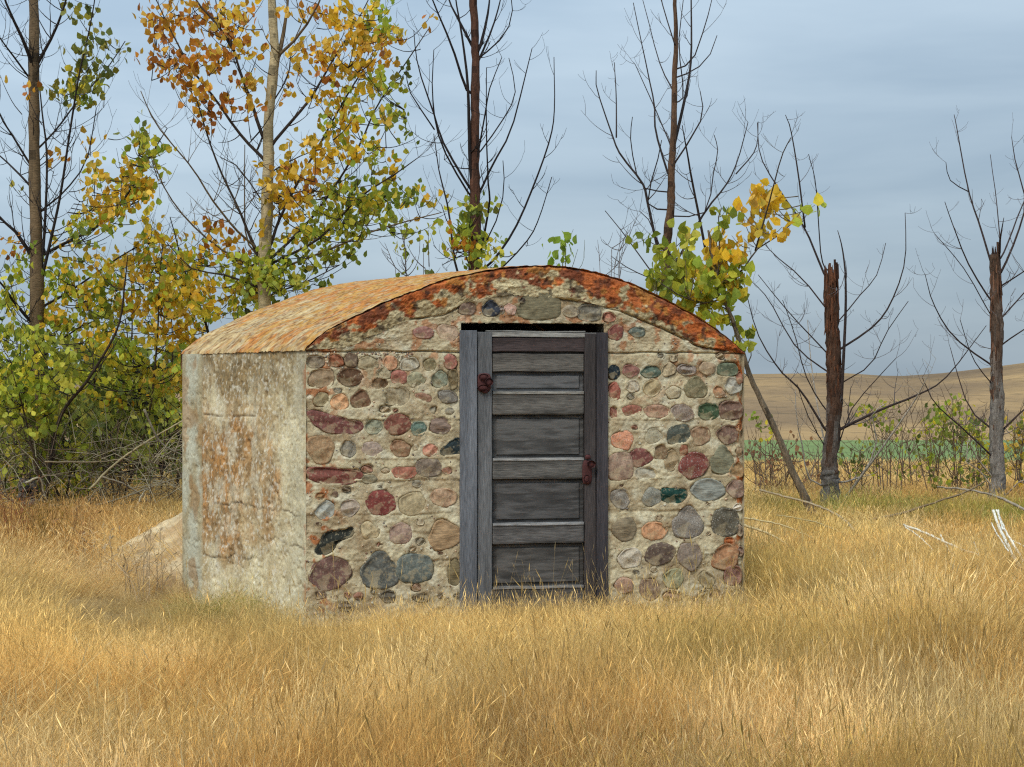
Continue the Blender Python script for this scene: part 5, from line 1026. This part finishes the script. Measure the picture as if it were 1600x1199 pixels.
def scatter(n, y0, y1, wk, wc):
    y = np.sqrt(rng.uniform(y0**2, y1**2, n)) if wk > 0 else rng.uniform(y0, y1, n)
    x = rng.uniform(-1, 1, n)*(wk*y+wc); return x, y
parts = []
for (n, y0, y1, ks, sc) in [(15000, 5.4, 16, (0, 5), 1.0), (2300, 5.4, 17, (8, 9), .9), (14000, 16, 30, (5, 7), .9), (11000, 30, 56, (7, 8), .85)]:
    x, y = scatter(n, y0, y1, .285, 1.3)
    idx = rng.integers(ks[0], ks[1], n)
    if ks[0] == 0:
        patch = fbm(x*.9, y*.7, 101, 3)
        idx = np.where(patch < .40, rng.choice([2, 3, 3, 0], n), np.where(patch > .56, rng.choice([1, 1, 0, 4], n), idx))
    s = sc*rng.uniform(.75, 1.2, n)
    parts.append((x, y, idx, s))
x = np.concatenate([p[0] for p in parts]); y = np.concatenate([p[1] for p in parts]); idx = np.concatenate([p[2] for p in parts]); s = np.concatenate([p[3] for p in parts])
l = w2l(np.stack([x, y], -1)); keep = ~in_cellar(x, y) & ~((fbm(x*4.5, y*3.2, 130, 2) < .42) & (rng.random(len(x)) < .8) & (y < 17))
mz = mound_z(x, y); keep &= ~((mz > .04) & (rng.random(len(x)) < .82+.18*(mz > .3)) & (y > 14.4))
x, y, idx, s, mz = x[keep], y[keep], idx[keep], s[keep], mz[keep]
l = w2l(np.stack([x, y], -1))
s0 = s.copy(); nearfront = (l[:, 0] > -1.3) & (l[:, 0] < WID+.25) & (l[:, 1] < .02)
s = np.where(nearfront, s*np.interp(-l[:, 1], [0, .25, 1.0, 2.2], [.42, .5, .72, 1]), s)
fd = np.interp(-l[:, 1], [0, .5, 1.0, 2.0, 3.0], [.34, .42, .55, .8, 1])*np.interp(l[:, 0], [2.3, WID], [1, 1.35])
s = np.where((l[:, 0] > -1.6) & (l[:, 0] < WID+.15) & (l[:, 1] < .02), s0*fd, s0)
nearside = (l[:, 0] < .1) & (l[:, 0] > -1.8) & (l[:, 1] >= -.3) & (l[:, 1] < 2.2)
s = np.where(nearside, s*.5, s)
s = np.where((np.abs(x+1.9) < .5) & (np.abs(y-13.3) < .45) & (l[:, 0] < 0), s0*.62, s)
s = np.where((x > -3.6) & (x < -2.2) & (y > 12.6) & (y < 15.2), s*.6, s)
z = terrain(x, y)+np.where(y > 14.5, mz, 0)
big = fbm(x*.45, y*.28, 111, 3); sm = fbm(x*2.2, y*1.6, 112, 3); gr = fbm(x*.6, y*.5, 113, 3)
c1, c2, c3 = np.array(S(228, 197, 127)), np.array(S(212, 173, 105)), np.array(S(242, 222, 172))
tint = c1+(c2-c1)*sstep(.42, .62, big)[:, None]
t3 = sstep(.52, .66, sm)[:, None]*.55; tint = tint*(1-t3)+c3*t3
t4 = (sstep(.6, .7, gr)*.25)[:, None]; tint = tint*(1-t4)+np.array(S(168, 158, 78))*t4
gb = np.exp(-((x-3.9)/1.2)**2-((y-22)/1.0)**2)+np.exp(-((x-5.4)/1.1)**2-((y-20)/1.5)**2)*1.0
gb = np.clip(gb+np.exp(-((x+1.9)/.45)**2-((y-13.25)/.35)**2)*1.6*(rng.random(len(x)) < .7), 0, 1)[:, None]*.8
tint = tint*(1-gb)+np.array(S(136, 148, 54))*gb
rb = np.clip(np.exp(-((x+5)/1.1)**2-((y-19.5)/1.3)**2), 0, 1)[:, None]*.6; tint = tint*(1-rb)+np.array(S(150, 108, 62))*rb
gy = np.exp(-((x+2.9)/.5)**2-((y-14.0)/.8)**2)[:, None]*.5; tint = tint*(1-gy)+np.array(S(150, 138, 112))*gy
tint = tint*rng.uniform(.8, 1.14, len(x))[:, None]*np.interp(fbm(x*1.6, y*1.2, 131, 3), [.3, .7], [.74, 1.12])[:, None]*np.where(y > 30, .95, 1)[:, None]
la = 2.2*fbm(x*.5, y*.5, 120, 3)*2*math.pi; lm_ = .12+.75*sstep(.42, .68, fbm(x*1.1, y*.9, 121, 2))
rot = np.stack([lm_*np.cos(la)+rng.normal(0, .12, len(x)), lm_*np.sin(la)*1.0+rng.normal(0, .12, len(x)), rng.uniform(0, 6.28, len(x))], -1)
xa, ya = [], []
for _ in range(16):
    u_, v_ = random.uniform(UL-.05, UR+.1), -random.uniform(.06, .3); xa.append(A[0]+u_*ct-v_*st); ya.append(A[1]+u_*st+v_*ct)
for _ in range(26):
    u_, v_ = random.uniform(-.9, WID), -random.uniform(.1, .6); xa.append(A[0]+u_*ct-v_*st); ya.append(A[1]+u_*st+v_*ct)
na = len(xa); x = np.append(x, xa); y = np.append(y, ya); z = np.append(z, terrain(np.array(xa), np.array(ya))); idx = np.append(idx, np.full(na, 8)); s = np.append(s, rng.uniform(.4, .72, na))
tint = np.vstack([tint, np.tile(np.array(S(222, 200, 150)), (na, 1))]); rot = np.vstack([rot, np.stack([rng.normal(0, .2, na), rng.normal(0, .2, na), rng.uniform(0, 6, na)], -1)])
me = bpy.data.meshes.new('grass'); me.vertices.add(len(x)); me.vertices.foreach_set('co', np.stack([x, y, z-.01], -1).astype(np.float32).ravel())
a = me.attributes.new('rot', 'FLOAT_VECTOR', 'POINT'); a.data.foreach_set('vector', rot.astype(np.float32).ravel())
a = me.attributes.new('scl', 'FLOAT', 'POINT'); a.data.foreach_set('value', s.astype(np.float32))
a = me.attributes.new('idx', 'INT', 'POINT'); a.data.foreach_set('value', idx.astype(np.int32))
a = me.attributes.new('tint', 'FLOAT_VECTOR', 'POINT'); a.data.foreach_set('vector', tint.astype(np.float32).ravel())
go = link('grass', me); tag(go, 'knee-high golden dry grass covering the ground all round the cellar', 'grass', None, 'stuff')
ng = bpy.data.node_groups.new('grass', 'GeometryNodeTree')
ng.interface.new_socket('Geometry', in_out='INPUT', socket_type='NodeSocketGeometry'); ng.interface.new_socket('Geometry', in_out='OUTPUT', socket_type='NodeSocketGeometry')
N, L = ng.nodes, ng.links
gi, gout = N.new('NodeGroupInput'), N.new('NodeGroupOutput'); ip = N.new('GeometryNodeInstanceOnPoints'); ci = N.new('GeometryNodeCollectionInfo')
ci.inputs['Collection'].default_value = gc; ci.inputs['Separate Children'].default_value = True; ci.inputs['Reset Children'].default_value = True
def nattr(nm, ty):
    q = N.new('GeometryNodeInputNamedAttribute'); q.data_type = ty; q.inputs['Name'].default_value = nm; return q.outputs['Attribute']
L.new(gi.outputs[0], ip.inputs['Points']); L.new(ci.outputs[0], ip.inputs['Instance']); ip.inputs['Pick Instance'].default_value = True
L.new(nattr('idx', 'INT'), ip.inputs['Instance Index']); L.new(nattr('scl', 'FLOAT'), ip.inputs['Scale'])
e2r = N.new('FunctionNodeEulerToRotation'); L.new(nattr('rot', 'FLOAT_VECTOR'), e2r.inputs[0]); L.new(e2r.outputs[0], ip.inputs['Rotation'])
L.new(ip.outputs[0], gout.inputs[0])
go.modifiers.new('grass', 'NODES').node_group = ng
